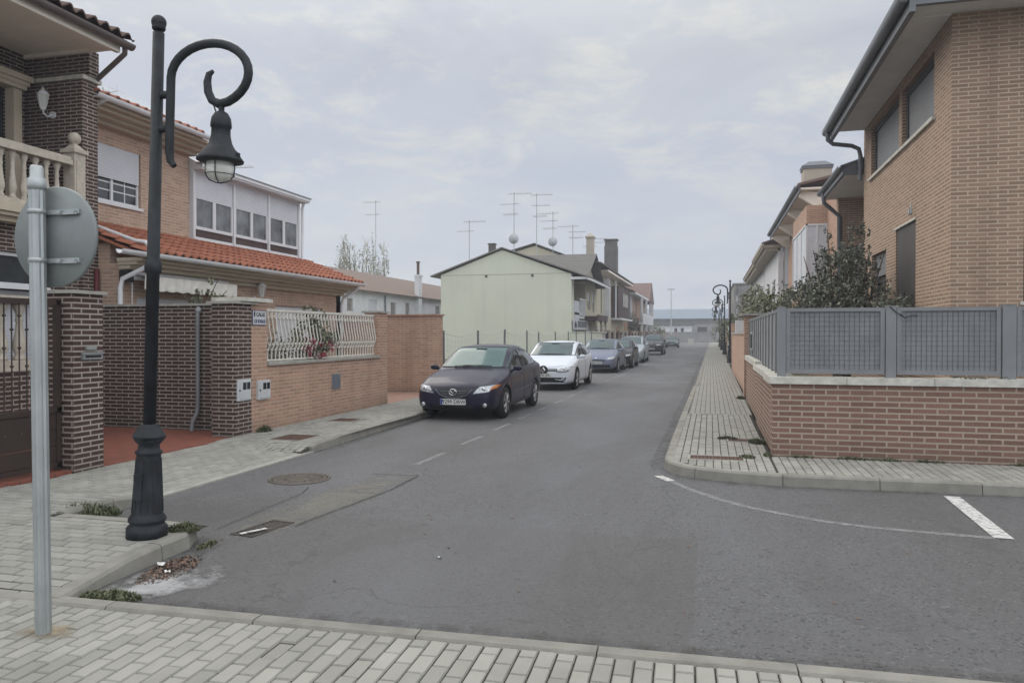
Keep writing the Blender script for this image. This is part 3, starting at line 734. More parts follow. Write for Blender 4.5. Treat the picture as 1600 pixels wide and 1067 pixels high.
weed('dark weeds growing over the far access cover beside the garden wall', .66, 11.5, .12, .12, .16, 260, .10, 'grass', 5)
weed('weeds along the left edge of the farther access cover', .25, 11.85, .12, .16, .09, 260, .06, 'grass', 6)
weed('small weeds on the near access cover right rim', .46, 10.1, .12, .10, .1, 170, .06, 'grass', 7)
weed('weeds at the corner foot of the red brick garden wall', .72, 10.32, .12, .05, .12, 150, .07, 'grass', 8)
for i, (x, n_, lb) in enumerate(((1.12, 60, 'first'), (1.75, 110, 'second'), (2.12, 90, 'third'), (2.62, 80, 'fourth'), (3.72, 150, 'rightmost'))):
    weed('small weed clump at the foot of the garden wall, '+lb+' along it from the corner', x, 10.27, .12, .10+.001*n_, .035, n_, .06, 'grass', 20+i)
weed('thin weeds on the far right pavement beside the orange wall pillar', .72, 19.3, .12, .10, .16, 380, .10, 'grass', 30)
weed('sparse weed in the gutter below the raised kerb near the lamp post', -3.90, 5.22, .0, .04, .12, 110, .05, 'grass', 31)
q = MB(); r2 = random.Random(5)
for _ in range(760):
    a = r2.uniform(0, 6.28); d = math.sqrt(r2.random()); x = -3.76+math.cos(a)*d**1.6*.16-.05*math.sin(a)*d; y = 4.62+math.sin(a)*d**1.4*.34
    s_ = r2.uniform(.006, .021); th_ = r2.uniform(0, 6.28); z = .004+r2.random()*.03*(1-d)
    c, k = math.cos(th_)*s_, math.sin(th_)*s_
    q.add([(x-c, y-k, z), (x+k*.5, y-c*.5, z+r2.uniform(0, .016)), (x+c, y+k, z+r2.uniform(0, .012)), (x-k*.5, y+c*.5, z)], [(0, 1, 2, 3)])
stuff('dead_leaves', q, 'fallen', 'pile of brown dead leaves in the gutter below the kerb')
def scrap(label, x, y, z, s_, seed):
    q = MB(); r2 = random.Random(seed); n_ = 9
    vs = [(x, y, z+.018*s_/.05)]+[(x+math.cos(k/n_*6.28)*s_*r2.uniform(.6, 1), y+math.sin(k/n_*6.28)*s_*r2.uniform(.5, .9), z+.002+r2.random()*.022) for k in range(n_)]
    q.add(vs, [(0, 1+k, 1+(k+1) % n_) for k in range(n_)]); solo('paper_scrap', q, 'litter', label, 'litter')
scrap('crumpled white paper scrap on the dead leaf pile', -3.86, 4.66, .02, .045, 1)
scrap('thin white scrap at the near end of the leaf pile', -3.70, 4.52, .02, .025, 2)
scrap('tiny pale scrap lying in the middle of the asphalt', -1.98, 5.38, .0, .022, 3)
rl = random.Random(9)
for k in range(26):
    x, y = rl.uniform(-2.6, 3.2), rl.uniform(4.3, 9.0)
    if k > 20: x, y = rl.uniform(-3.6, -1), rl.uniform(5, 12)
    q = MB(); s_ = rl.uniform(.010, .028); a = rl.uniform(0, 6.28); c, d = math.cos(a)*s_, math.sin(a)*s_
    q.add([(x-c, y-d, .006), (x+d*.5, y-c*.5, .004), (x+c, y+d, .016), (x-d*.5, y+c*.5, .005)], [(0, 1, 2, 3)])
    tag(q.build('fallen_leaf', 'fallen', None), 'tiny dark fallen leaf lying loose on the asphalt', 'leaf', 'loose leaves scattered on the road')
# ------------------------------------------------------------------ left side: dark brick house (nearest)
def gutter(mb, p0, p1, r=.065, m=0, out=None):
    """half-round gutter between two points"""
    a, b_ = Vector(p0), Vector(p1); d = (b_-a).normalized(); o = Vector((d.y, -d.x, 0)).normalized(); n = 8; vs = []
    for p in (a, b_):
        for rr in (r, r-.012):
            for k in range(n+1):
                t_ = math.pi*k/n; vs.append(p+o*rr*math.cos(t_)+Vector((0, 0, -rr*math.sin(t_)*1.05)))
    N = n+1; fs = []
    for k in range(n):
        fs += [(k, k+1, 2*N+k+1, 2*N+k), (N+k+1, N+k, 3*N+k, 3*N+k+1)]
        fs += [(k, N+k, N+k+1, k+1), (2*N+k, 2*N+k+1, 3*N+k+1, 3*N+k)]
    fs += [(0, 2*N, 3*N, N), (n, N+n, 3*N+n, 2*N+n)]
    mb.add(vs, fs, m)
def wall_lamp(label, p, d, s=1.0, m='white_metal'):
    """wall lantern: p on the wall, d = outward direction"""
    p = Vector(p); d = Vector(d); root = thing('wall_lamp', label, 'wall lamp', tuple(p))
    q = MB(root); q.tube([p-d*.01, p+d*.025], .055*s, 12); q.tube([p+d*.02, p+d*.10*s+Vector((0, 0, -.05*s)), p+d*.17*s+Vector((0, 0, -.02*s)), p+d*.18*s+Vector((0, 0, .03*s))], .013*s, 6); q.build('bracket', m)
    c = p+d*.18*s; q = MB(root)
    q.lathe([(.035*s, .03*s), (.04*s, .05*s), (.03*s, .06*s)], c, 6); q.lathe([(.085*s, .25*s), (.09*s, .265*s), (.05*s, .31*s), (.02*s, .33*s), (.012*s, .36*s), (.002*s, .38*s)], c, 6)
    for k in range(6):
        a = 2*math.pi*(k+.5)/6; q.tube([c+Vector((.036*s*math.cos(a), .036*s*math.sin(a), .05*s)), c+Vector((.082*s*math.cos(a), .082*s*math.sin(a), .255*s))], .006*s, 4)
    q.build('cage', m); q = MB(root); q.lathe([(.03*s, .06*s), (.072*s, .25*s)], c, 6, smooth=False); q.build('lantern_pane', 'lglass')
    return root
def baluster(mb, x, y, z0, h, r=.055, m=0, n=10):
    pr_ = [(.9, 0), (.9, .06), (.6, .09), (.75, .14), (1, .22), (.95, .30), (.62, .5), (.48, .66), (.62, .70), (.5, .74), (.55, .84), (.85, .90), (.9, .94), (.9, 1)]
    mb.lathe([(a*r, b_*h) for a, b_ in pr_], (x, y, z0), n, m)

HA = thing('dark_brick_house', 'dark brown brick house with a cream balustraded balcony at the left edge', 'house', (-11.5, 8, 0))
q = MB(HA, FX(-11.75)); wall(q, 3.0, 10.77, 3.7, 6.75, [(9.4, 10.42, 3.75, 6.1)]); 
q.F = Matrix(); q.box(-11.75, -10.5, 10.77, 11.10, 0, 6.10); q.box(-11.75, -10.42, 10.83, 11.05, 6.17, 6.62)
q.F = FX(-10.6); wall(q, 3.0, 10.77, 0, 3.42, [(7.6, 9.98, 2.42, 3.0), (7.3, 10.3, .15, 2.22)], .3); q.F = Matrix()
q.box(-16, -11.75, 10.8, 11.1, 0, 6.9); q.build('wall', 'brick_dark')
q = MB(HA); q.box(-11.8, -10.44, 10.72, 11.14, 6.10, 6.17); q.build('coping', 'stone_w')
q = MB(HA)
q.box(-11.7, -11.58, 9.25, 9.42, 3.75, 6.1); q.box(-11.74, -11.55, 10.38, 10.54, 3.75, 5.92)
for k, (e, z0, z1) in enumerate(((.03, 5.92, 5.99), (.06, 5.99, 6.06), (.10, 6.06, 6.16))): q.box(-11.74, -11.52+e, 9.3-e, 10.56+e, z0, z1)
q.build('door_surround', 'cream'); 
q = MB(HA); q.box(-11.85, -11.8, 9.42, 10.4, 3.75, 5.95); q.build('balcony_door', 'glass')
q = MB(HA); q.box(-11.75, -10.22, 3.0, 10.76, 3.56, 3.70); q.box(-11.75, -10.27, 3.0, 10.76, 3.50, 3.56); q.box(-11.75, -10.36, 3.0, 10.76, 3.42, 3.50); q.build('balcony_slab', 'cream')
bal = MB(HA); bal.box(-10.52, -10.30, 3.0, 10.36, 4.52, 4.60); bal.box(-10.49, -10.33, 3.0, 10.36, 4.60, 4.655); bal.box(-10.51, -10.31, 3.0, 10.36, 3.70, 3.78); bo = bal.build('balustrade', 'cream_cast')
k = 0
for i in range(14):
    y = 10.14-.205*i; b_ = MB(bo); baluster(b_, -10.41, y, 3.78, .74, .062); b_.box(-10.47, -10.35, y-.06, y+.06, 3.775, 3.80); b_.build('baluster', 'cream_cast')
b_ = MB(bo); x, y = -10.41, 10.50
b_.box(x-.14, x+.14, y-.14, y+.14, 3.70, 3.82); b_.box(x-.115, x+.115, y-.115, y+.115, 3.82, 4.74); b_.box(x-.075, x+.125, y-.075, y+.075, 3.95, 4.62)
b_.box(x-.15, x+.15, y-.15, y+.15, 4.74, 4.80)
b_.add([(x-.12, y-.12, 4.8), (x+.12, y-.12, 4.8), (x+.12, y+.12, 4.8), (x-.12, y+.12, 4.8), (x-.05, y-.05, 4.89), (x+.05, y-.05, 4.89), (x+.05, y+.05, 4.89), (x-.05, y+.05, 4.89)], [(0, 1, 5, 4), (1, 2, 6, 5), (2, 3, 7, 6), (3, 0, 4, 7), (4, 5, 6, 7)])
b_.lathe([(.045, 4.88), (.05, 4.90)]+[(.105*math.sin(a), 5.0-.105*math.cos(a)) for a in [R(25+13*j) for j in range(12)]], (x, y, 0), 20); b_.build('newel_post', 'cream_cast')
window(HA, FX(-10.6), 7.6, 9.98, 2.46, 2.98, 3, 0, .08)
q = MB(HA); q.box(-10.62, -10.45, 7.4, 10.05, 2.40, 2.455); q.build('sill', 'white_metal')
q = MB(HA); q.box(-10.62, -10.5, 7.2, 10.4, 2.24, 2.375); q.build('lintel', 'grey_metal')
q = MB(HA); q.box(-10.75, -10.7, 7.3, 10.3, .15, 2.22); q.build('garage_door', 'white_shut')
q = MB(HA); q.tube([(-10.46, 11.02, 2.85), (-10.46, 11.02, .1)], .045, 10); q.build('downpipe', 'maroon')
# eaves: soffit, cornice, gutter, tiles
q = MB(HA); q.box(-11.78, -9.78, 3.0, 10.80, 6.62, 6.66); q.box(-9.84, -9.76, 3.0, 10.82, 6.50, 6.62); q.box(-10.3, -9.84, 3.0, 10.76, 6.58, 6.62)
q.box(-11.78, -9.80, 10.76, 10.84, 6.56, 6.62); q.build('soffit', 'soffit_cream')
q = MB(HA); q.box(-9.80, -9.74, 3.0, 10.92, 6.62, 6.73); gutter(q, (-9.66, 3.0, 6.66), (-9.66, 10.98, 6.66), .085)
q.tube([(-9.70, 10.86, 6.60), (-9.72, 10.88, 6.50), (-9.9, 10.92, 6.42), (-10.5, 11.06, 6.16), (-10.62, 11.14, 6.05)], .045, 10); q.build('gutter', 'gutter_brown')
sl = Vector((-1, 0, .36)).normalized()
q = MB(HA); tiles(q, (-9.62, 3.0, 6.72), (0, 1, 0), sl, 7.95, 3.0, .24, .38, .065)
q.prism([(-9.68, 3.0, 6.68), (-9.68, 3.0, 6.72), (-12.5, 3.0, 7.70), (-12.5, 3.0, 7.66)], (0, 7.9, 0)); q.build('roof', 'tile_brown')
wall_lamp('white wall lantern on the dark brick fin wall above the balcony', (-11.12, 10.765, 5.52), (0, -1, 0), 1.15)

# porch balustrade behind the gate
q = MB(); q.box(-9.35, -9.10, 3.9, 7.13, .1, 1.22); 
PB = thing('porch_balustrade', 'low brick wall with fat cream balusters seen through the dark gate', 'balustrade', (-9.2, 6, 0))
q = MB(PB); q.box(-9.33, -9.08, 4.6, 9.6, .1, 1.20); q.build('wall', 'brick_dark')
q = MB(PB); q.box(-9.37, -9.04, 4.6, 9.6, 1.20, 1.34); q.box(-9.35, -9.06, 4.6, 9.6, 2.12, 2.22); q.build('coping', 'cream_cast')
for i in range(17):
    b_ = MB(PB); baluster(b_, -9.2, 9.45-.28*i, 1.34, .78, .085, 0, 12); b_.build('baluster', 'cream_cast')

# gate pillar, gate, letterbox
GP = thing('gate_pillar', 'tall dark brick gate pillar with a metal letterbox at the left', 'pillar', (-7.3, 7.35, 0))
q = MB(GP); q.box(-7.55, -7.1, 7.13, 7.57, .02, 2.17); q.build('shaft', 'brick_dark')
q = MB(GP); q.box(-7.60, -7.06, 7.09, 7.61, 2.17, 2.21); q.build('cap', 'concrete')
q = MB(); q.box(-7.12, -7.065, 7.24, 7.53, 1.40, 1.475, 0); q.box(-7.07, -7.05, 7.22, 7.54, 1.465, 1.485, 0); q.box(-7.07, -7.058, 7.27, 7.50, 1.425, 1.45, 1)
q.box(-7.1, -7.075, 7.30, 7.45, 1.515, 1.555, 0); solo('letterbox', q, ['galv', 'dark'], 'slim grey metal letterbox on the gate pillar', 'letterbox')
GT = thing('iron_gate', 'dark brown iron gate with round knobs on its bars, left edge', 'gate', (-7.27, 5.5, 0))
q = MB(GT); q.box(-7.30, -7.24, 4.0, 7.10, 2.03, 2.09); q.box(-7.30, -7.24, 4.0, 7.10, .80, .86); q.box(-7.30, -7.24, 4.0, 7.10, .17, .23); q.box(-7.30, -7.24, 7.04, 7.10, .14, 2.09); q.box(-7.30, -7.24, 5.5, 5.56, .14, 2.09); q.build('frame', 'brown_iron')
q = MB(GT)
for z in (.23, .42, .61): q.box(-7.285, -7.26, 4.0, 7.04, z+.006, z+.184)
q.build('panel', 'brown_iron')
for i in range(32):
    y = 6.95-.092*i
    if abs(y-5.53) < .05: continue
    q = MB(GT); q.tube([(-7.27, y, .86), (-7.27, y, 2.03)], .0085, 5)
    for z in ((1.35, 1.75) if i % 2 else (1.15, 1.55, 1.9)): q.lathe([(.002, -.02), (.02, -.008), (.02, .008), (.002, .02)], (-7.27, y, z), 8)
    q.build('bar', 'brown_iron')
q = MB(GP); 

# dark brick wall closing the forecourt, with meter-box pillar
BW = thing('brick_wall', 'dark brown brick wall closing the red tiled forecourt', 'wall', (-9, 10.8, 0))
q = MB(BW); q.box(-11.0, -7.48, 10.82, 11.06, .08, 2.17); q.box(-7.5, -7.08, 10.17, 10.59, .05, 2.17); q.box(-7.48, -7.15, 10.6, 11.06, .05, 2.17); q.build('wall', 'brick_dark')
q = MB(BW); q.box(-11.0, -7.42, 10.78, 11.10, 2.17, 2.21); q.box(-7.56, -7.03, 10.12, 10.72, 2.17, 2.21); q.build('coping', 'concrete')
q = MB(BW); q.box(-7.56, -7.00, 10.25, 11.08, 2.215, 2.275); q.build('capstone', 'stone_w')
q = MB(); x = -8.2; q.tube([(x, 10.76, 2.08), (x, 10.76, .55), (x, 10.74, .40), (x-.03, 10.66, .26), (x-.03, 10.64, .11)], .035, 10); q.tube([(x, 10.76, 2.06), (x, 10.80, 2.13)], .05, 8)
for z in (1.85, .62): q.tube([(x, 10.76, z-.015), (x, 10.76, z+.015)], .044, 10)
solo('drainpipe', q, 'grey_metal', 'thin grey drainpipe down the dark forecourt wall', 'drainpipe')
def meterbox(label, y0, y1, z0, z1):
    root = thing('meter_box', label, 'meter box', (-7.1, (y0+y1)/2, z0))
    q = MB(root); q.box(-7.12, -7.06, y0, y1, z0, z1); q.build('body', 'meter')
    q = MB(root); q.box(-7.06, -7.052, y0+.05, y1-.02, z0+.025, z1-.03); q.build('door', 'meter')
    for a, b_ in ((.36, .6), (.66, .9)):
        q = MB(root); q.box(-7.052, -7.048, y0+(y1-y0)*a, y0+(y1-y0)*b_, z0+(z1-z0)*.52, z0+(z1-z0)*.86); q.build('meter_window', 'glass')
    q = MB(root); q.tube([(-7.056, y0+.04, (z0+z1)/2), (-7.04, y0+.04, (z0+z1)/2)], .012, 8); q.build('lock', 'black')
meterbox('pale grey meter box let into the dark brick pillar', 10.20, 10.55, .66, .99)
meterbox('pale grey meter box on the orange brick wall beside the dark pillar', 10.75, 11.10, .64, .95)

# orange brick garden wall of the next house, white railing
TW = thing('garden_wall', 'orange brick garden wall with a white railing let into its top', 'wall', (-7.2, 13, 0))
q = MB(TW); q.box(-7.35, -7.10, 10.595, 11.06, .0, 2.17); q.box(-7.35, -7.10, 11.06, 15.43, .0, 1.18); q.box(-7.45, -7.10, 15.43, 15.88, .0, 2.17); q.build('wall', 'brick_salm')
q = MB(TW); q.box(-7.40, -7.06, 11.065, 15.425, 1.18, 1.225); q.box(-7.50, -7.06, 15.39, 15.92, 2.17, 2.21); q.build('coping', 'concrete')
RL = thing('railing', 'white cast railing of curvy bars on the orange garden wall', 'railing', (-7.2, 13, 1.22))
q = MB(RL); q.box(-7.24, -7.20, 11.07, 15.42, 2.085, 2.125); q.box(-7.24, -7.20, 11.07, 15.42, 1.245, 1.27); q.build('rail', 'rail_cream')
nb = 36
for i in range(nb):
    y = 11.14+(15.36-11.14)*i/(nb-1); q = MB(RL); s_ = .035
    q.tube([(-7.22, y, 1.26), (-7.22, y, 1.42), (-7.22+s_, y+.01, 1.50), (-7.22+.075, y, 1.60), (-7.22+.05, y-.01, 1.75), (-7.22+.02, y, 1.92), (-7.22, y, 2.09)], [.013, .013, .02, .014, .013, .012, .012], 5)
    for z in (1.43, 1.52, 1.97): q.lathe([(.003, -.03), (.026, -.008), (.026, .008), (.003, .03)], (-7.22+(.03 if z == 1.52 else .005), y, z), 6)
    if i < nb-1:
        yy = y+.06; q.tube([(-7.215, yy+.045*math.cos(a), 2.04+.045*math.sin(a)) for a in [2*math.pi*j/8 for j in range(9)]], .008, 4)
    q.build('bar', 'rail_cream')
q = MB(); q.box(-7.1, -7.085, 10.63, 11.02, 1.845, 2.085, 0); q.box(-7.085, -7.082, 10.64, 11.01, 1.855, 2.075, 1)
Ftxt = Matrix(((0, 0, 1, -7.081), (1, 0, 0, 0), (0, 1, 0, 0), (0, 0, 0, 1)))
text_mb(q, 'CALLE', Matrix.Translation((0, 10.85, 2.015)) @ Ftxt, .085, 2, .002, bold=.002); text_mb(q, 'LOS ROSALES', Matrix.Translation((0, 10.825, 1.905)) @ Ftxt, .075, 3, .002, bold=.002, xs=.72)
q.prism([(-7.081, 10.665, 2.06), (-7.081, 10.70, 2.06), (-7.081, 10.70, 2.0), (-7.081, 10.683, 1.975), (-7.081, 10.665, 2.0)], (.003, 0, 0), 2)
solo('street_sign', q, ['ink_blue', 'sign_white', 'ink', 'ink_blue'], 'white street name plate with dark letters on the orange brick pier', 'street sign')
q = MB(); q.box(-7.1, -7.083, 13.27, 13.60, .63, .93, 0); q.box(-7.083, -7.078, 13.30, 13.57, .66, .90, 1)
for i in range(5): q.box(-7.078, -7.075, 13.33, 13.53, .69+.04*i, .70+.04*i, 0)
solo('service_hatch', q, ['grey_metal', 'plaque'], 'small blue grey service hatch on the orange garden wall', 'hatch')

# rose bush behind the railing, shrub above the dark wall
def shrub(name, label, cat, stems, blobs, n, size, leafm, seed, group=None, extra=None):
    r2 = random.Random(seed); c = blobs[0]; root = thing(name, label, cat, (c[0], c[1], stems[0][0][2]), group)
    q = MB(root)
    for a, b_ in stems: q.tube([a, tuple((Vector(a)+Vector(b_))/2+Vector((r2.gauss(0, .05), r2.gauss(0, .05), 0))), b_], [.02, .013, .006], 5)
    q.build('stem', 'bark'); q = MB(root); leafy(q, blobs, n, size, r2); q.build('foliage', leafm)
    if extra: q = MB(root); leafy(q, extra[0], extra[1], extra[2], r2); tag(q.build('flowers', extra[3]), kind='stuff')
    return root
shrub('rose_bush', 'rose bush with red flowers pushing through the white railing', 'bush', [((-7.5, 13.0, .1), (-7.3, 12.9, 1.7)), ((-7.5, 13.1, .1), (-7.3, 13.4, 1.8))],
      [(-7.35, 13.0, 1.65, .24, .6, .34), (-7.3, 12.9, 1.98, .16, .4, .24), (-7.2, 13.2, 1.5, .14, .4, .2)], 1700, .07, 'leaf2', 11, None,
      [[(-7.19, 12.98, 1.44, .14, .5, .2)], 480, .055, 'leaf_red'])
shrub('hedge_bush', 'dark green garden bush behind the left part of the white railing', 'bush', [((-7.9, 12.0, .1), (-7.8, 12.0, 1.3))], [(-7.75, 11.9, 1.2, .3, .8, .5), (-7.75, 13.1, 1.25, .3, .8, .5)], 3000, .07, 'leaf', 12)
shrub('garden_shrub', 'thin leafy shrub rising above the dark wall before the awning', 'shrub', [((-8.7, 11.6, .1), (-8.75, 11.6, 2.5)), ((-8.7, 11.6, 1.8), (-8.55, 11.8, 2.7)), ((-8.7, 11.6, 1.8), (-8.9, 11.3, 2.4)), ((-8.7, 11.6, 2.1), (-8.6, 12.1, 2.5))],
      [(-8.7, 11.65, 2.3, .22, .42, .22), (-8.7, 11.7, 2.6, .12, .2, .2)], 240, .075, 'leaf2', 13)

# second drive wall before the empty lot
DW = thing('boundary_wall', 'plain orange brick boundary wall before the empty lot', 'wall', (-8, 19.3, 0))
q = MB(DW); q.box(-9.95, -7.42, 19.22, 19.44, .05, 2.2); q.box(-7.42, -7.08, 19.18, 19.5, .05, 2.2); q.build('wall', 'brick_salm')
q = MB(DW); q.box(-9.95, -7.38, 19.17, 19.49, 2.2, 2.24); q.box(-7.38, -7.04, 19.14, 19.54, 2.2, 2.24); q.build('coping', 'brick_salm')

# ------------------------------------------------------------------ orange brick house with the glazed gallery
HB = thing('orange_brick_house', 'orange brick house with red tiled porch roof and white glazed gallery', 'house', (-11, 15, 0))
q = MB(HB, FX(-10.0)); wall(q, 11.1, 19.2, 0, 2.95, [(11.45, 12.95, .9, 2.36), (15.95, 18.2, .2, 2.38)])
q.F = FX(-11.2); wall(q, 11.1, 14.42, 3.2, 5.75, [(11.5, 12.95, 4.2, 5.33)]); q.F = Matrix()
q.box(-16, -11.25, 14.17, 14.42, 3.2, 5.7); q.box(-13.5, -10.0, 18.95, 19.2, 0, 2.95); q.box(-11.3, -10.25, 11.1, 11.3, 0, 3.3); q.build('wall', 'brick_tan')
window(HB, FX(-11.2), 11.52, 12.93, 4.24, 5.33, 2, .58, .06, sill='white_metal', muntin=(.22, .36))
window(HB, FX(-10.0), 11.47, 12.93, .92, 2.36, 2, .7, .08)
window(HB, FX(-10.0), 15.97, 18.18, .25, 2.37, 2, .9, .10)
# gallery
GA = MB(HB); xg = -11.12
GA.box(xg-.1, xg, 14.45, 18.95, 3.74, 3.83); GA.box(xg-.1, xg, 14.45, 18.95, 5.30, 5.36)
for y in (14.45, 15.92, 17.40, 18.88): GA.box(xg-.1, xg+.012, y, y+.07, 3.83, 5.30)
GA.box(-14, xg-.1, 18.87, 18.93, 3.74, 5.3); GAo = GA.build('gallery', 'white_metal')
for a, b_ in ((14.53, 15.91), (16.0, 17.39), (17.48, 18.87)):
    q = MB(GAo); q.box(xg-.07, xg-.02, a, b_, 4.74, 5.30); q.build('shutter', 'white_shut')
    q = MB(GAo); m_ = (a+b_)/2
    for c in ((a, a+.05), (m_-.05, m_+.05), (b_-.05, b_)): q.box(xg-.06, xg-.012, c[0], c[1], 4.11, 4.74)
    q.box(xg-.06, xg-.011, a, b_, 4.05, 4.12); q.box(xg-.06, xg-.011, a, b_, 3.83, 3.88); q.build('sash', 'white_metal')
    q = MB(GAo); q.box(xg-.065, xg-.045, a+.02, b_-.02, 4.1, 4.74); q.build('pane', 'glass2')
    q = MB(GAo); q.box(xg-.065, xg-.035, a, b_, 3.88, 4.05); q.build('lower_panel', 'brown_clad')
q = MB(HB); q.prism([(xg+.22, 14.45, 5.36), (xg+.22, 14.45, 5.45), (xg-.1, 14.45, 5.62), (-14, 14.45, 5.9), (-14, 14.45, 5.36)], (0, 4.65, 0)); q.box(xg+.2, xg+.25, 14.45, 19.1, 5.40, 5.47); q.build('gallery_roof', 'white_metal')
q = MB(HB); q.box(xg+.12, xg+.265, 14.4, 19.15, 5.471, 5.50); q.build('flashing', 'grey_metal')
q = MB(HB); q.tube([(xg+.1, 19.0, 5.36), (xg+.04, 19.02, 5.2), (xg+.04, 19.02, 3.80), (xg+.1, 18.98, 3.72)], .04, 8); q.build('downpipe', 'white_metal')
# lower roof
sl = Vector((-1.75, 0, .66)).normalized()
q = MB(HB); tiles(q, (-9.40, 10.95, 3.10), (0, 1, 0), sl, 8.45, 1.98, .215, .33, .055)
q.prism([(-9.45, 10.95, 3.03), (-9.45, 10.95, 3.08), (-11.2, 10.95, 3.74), (-11.2, 10.95, 3.69)], (0, 8.4, 0)); q.build('lower_roof', 'tile_red')
q = MB(HB)
for k, (a, z0, z1) in enumerate(((-9.5, 2.97, 3.03), (-9.62, 2.91, 2.97), (-9.78, 2.84, 2.91), (-9.9, 2.76, 2.84))): q.box(-10.02, a, 11.0+.02*k, 19.30-.03*k, z0, z1)
q.build('cornice', 'cream')
q = MB(HB); gutter(q, (-9.37, 10.35, 3.10), (-9.37, 19.38, 3.10), .075); q.box(-9.46, -9.44, 10.9, 19.35, 3.03, 3.11); q.build('gutter', 'white_metal')
q = MB(HB); q.tube([(-10.45, 11.25, 5.9), (-10.9, 11.2, 5.7), (-11.1, 11.2, 5.5), (-11.1, 11.2, 3.9), (-10.9, 11.2, 3.72), (-9.75, 11.15, 3.33), (-9.52, 11.12, 3.30), (-9.44, 11.12, 3.22), (-9.42, 11.12, 3.12)], .038, 10)
q.tube([(-9.42, 11.12, 3.03), (-9.44, 11.10, 2.90), (-9.60, 11.05, 2.80), (-9.88, 10.98, 2.66), (-9.92, 10.97, 2.5), (-9.92, 10.97, .15)], .042, 10); q.build('downpipe', 'white_metal')
q = MB(HB); q.tube([(-9.40, 19.1, 3.03), (-9.45, 19.1, 2.92), (-9.86, 19.1, 2.70), (-9.92, 19.1, 2.5), (-9.92, 19.1, .15)], .042, 10); q.build('downpipe', 'white_metal')
# upper eave
q = MB(HB)
for k, (a, z0, z1) in enumerate(((-10.55, 5.83, 5.89), (-10.68, 5.77, 5.83), (-10.85, 5.71, 5.77), (-11.02, 5.64, 5.71))): q.box(-11.3, a, 11.1, 14.47+.16*(3-k)*.33, z0, z1)
q.build('upper_cornice', 'cream')
sl = Vector((-1, 0, .36)).normalized()
q = MB(HB); tiles(q, (-10.52, 11.0, 5.96), (0, 1, 0), sl, 3.1, 2.6, .23, .36, .06)
q.prism([(-10.58, 11.0, 5.90), (-10.58, 11.0, 5.94), (-13.2, 11.0, 6.88), (-13.2, 11.0, 6.84)], (0, 3.08, 0)); q.build('upper_roof', 'tile_red')
q = MB(HB); gutter(q, (-10.46, 11.02, 5.95), (-10.46, 14.18, 5.95), .075); q.build('gutter', 'white_metal')
# awning
AW = thing('awning', 'rolled cream awning with a scalloped valance under the porch eave', 'awning', (-9.8, 12.5, 2.7))
q = MB(AW); q.box(-9.99, -9.86, 11.05, 13.95, 2.72, 2.80); q.tube([(-9.84, 11.1, 2.70), (-9.84, 13.9, 2.70)], .05, 10); q.build('cassette', 'white_metal')
q = MB(AW); q.box(-9.99, -9.75, 11.02, 11.10, 2.60, 2.82); q.build('bracket', 'black')
q = MB(AW); n_ = 84; vs = []
for i in range(n_+1):
    y = 11.2+2.66*i/n_; sc = .028*abs(math.sin(math.pi*i/n_*9.5)); b_ = .012*math.sin(i*.9)
    vs += [(-9.80, y, 2.76), (-9.62, y, 2.73), (-9.60+b_, y, 2.72), (-9.61+b_, y, 2.50-.028+sc*-1+.02)]
q.add(vs, [(4*i+k, 4*i+4+k, 4*i+5+k, 4*i+1+k) for i in range(n_) for k in range(3)], 0, True); q.add([(v[0]-.01, v[1], v[2]) for v in vs], [(4*i+k, 4*i+1+k, 4*i+5+k, 4*i+4+k) for i in range(n_) for k in range(3)]); q.build('valance', 'canvas')
q = MB(AW); q.tube([(-9.84, 11.16, 2.65), (-9.86, 11.17, 1.5)], .008, 5); q.build('crank_rod', 'white_metal')
wall_lamp('pale wall lantern on the orange brick front between window and awning', (-9.99, 15.05, 2.5), (1, 0, 0), 1.1)
q = MB(); q.box(-11.9, -11.5, 19.0, 19.4, 3.4, 4.4); q.box(-11.95, -11.45, 18.95, 19.45, 4.4, 4.5); solo('chimney', q, 'brick_dark', 'small dark chimney pot at the right end of the porch roof', 'chimney')
# ------------------------------------------------------------------ empty lot: wire fence, weeds
WF = thing('wire_fence', 'sagging wire mesh fence on thin dark posts along the empty lot', 'fence', (-7.1, 33, .1))
py_ = [19.7, 22.9, 26.0, 29.5, 31.7, 35.4, 38.6, 41.2, 44.3, 46.4]
rf = random.Random(8)
tops = []
for i, y in enumerate(py_):
    q = MB(WF); lx = rf.uniform(-.05, .05); ly = rf.uniform(-.12, .05); h = 1.86+rf.uniform(-.08, .06); tops.append((y+ly, h))
    q.tube([(-7.12, y, .0), (-7.12+lx, y+ly, h)], .032, 6); q.build('post', 'gutter_grey')
q = MB(WF)
for (a, ha), (b_, hb) in zip(tops, tops[1:]):
    n_ = max(4, int((b_-a)/.3)); zs = 10
    def P_(i, k):
        t_ = i/n_; sag = .10*math.sin(math.pi*t_)
        return (-7.13+.02*math.sin(i*1.7+k), a+(b_-a)*t_, .12+(ha+(hb-ha)*t_-.08-sag-.12)*k/zs)
    for k in range(zs+1):
        for i in range(n_): q.tube([P_(i, k), P_(i+1, k)], .006 if k == zs else .003, 3, 0, False)
    for i in range(n_+1): q.tube([P_(i, k) for k in range(0, zs+1, 2)], .003, 3, 0, False)
q.build('wire_mesh', 'galv')
q = MB(); r2 = random.Random(14)
for _ in range(150):
    y = 19.8+r2.random()**1.6*26; x = -7.35-abs(r2.gauss(0, .9)); tuft(q, x, y, .09, .25, .4, 26, r2.uniform(.25, .85), r2, 0, .5, .014)
stuff('dry_grass', q, 'drygrass', 'dry grass growing along the wire fence of the empty lot')
q = MB()
for _ in range(90):
    y = 19.7+r2.random()**2*9; x = -7.2-abs(r2.gauss(0, .6)); tuft(q, x, y, .09, .22, .35, 30, r2.uniform(.2, .6), r2, 0, .6, .014)
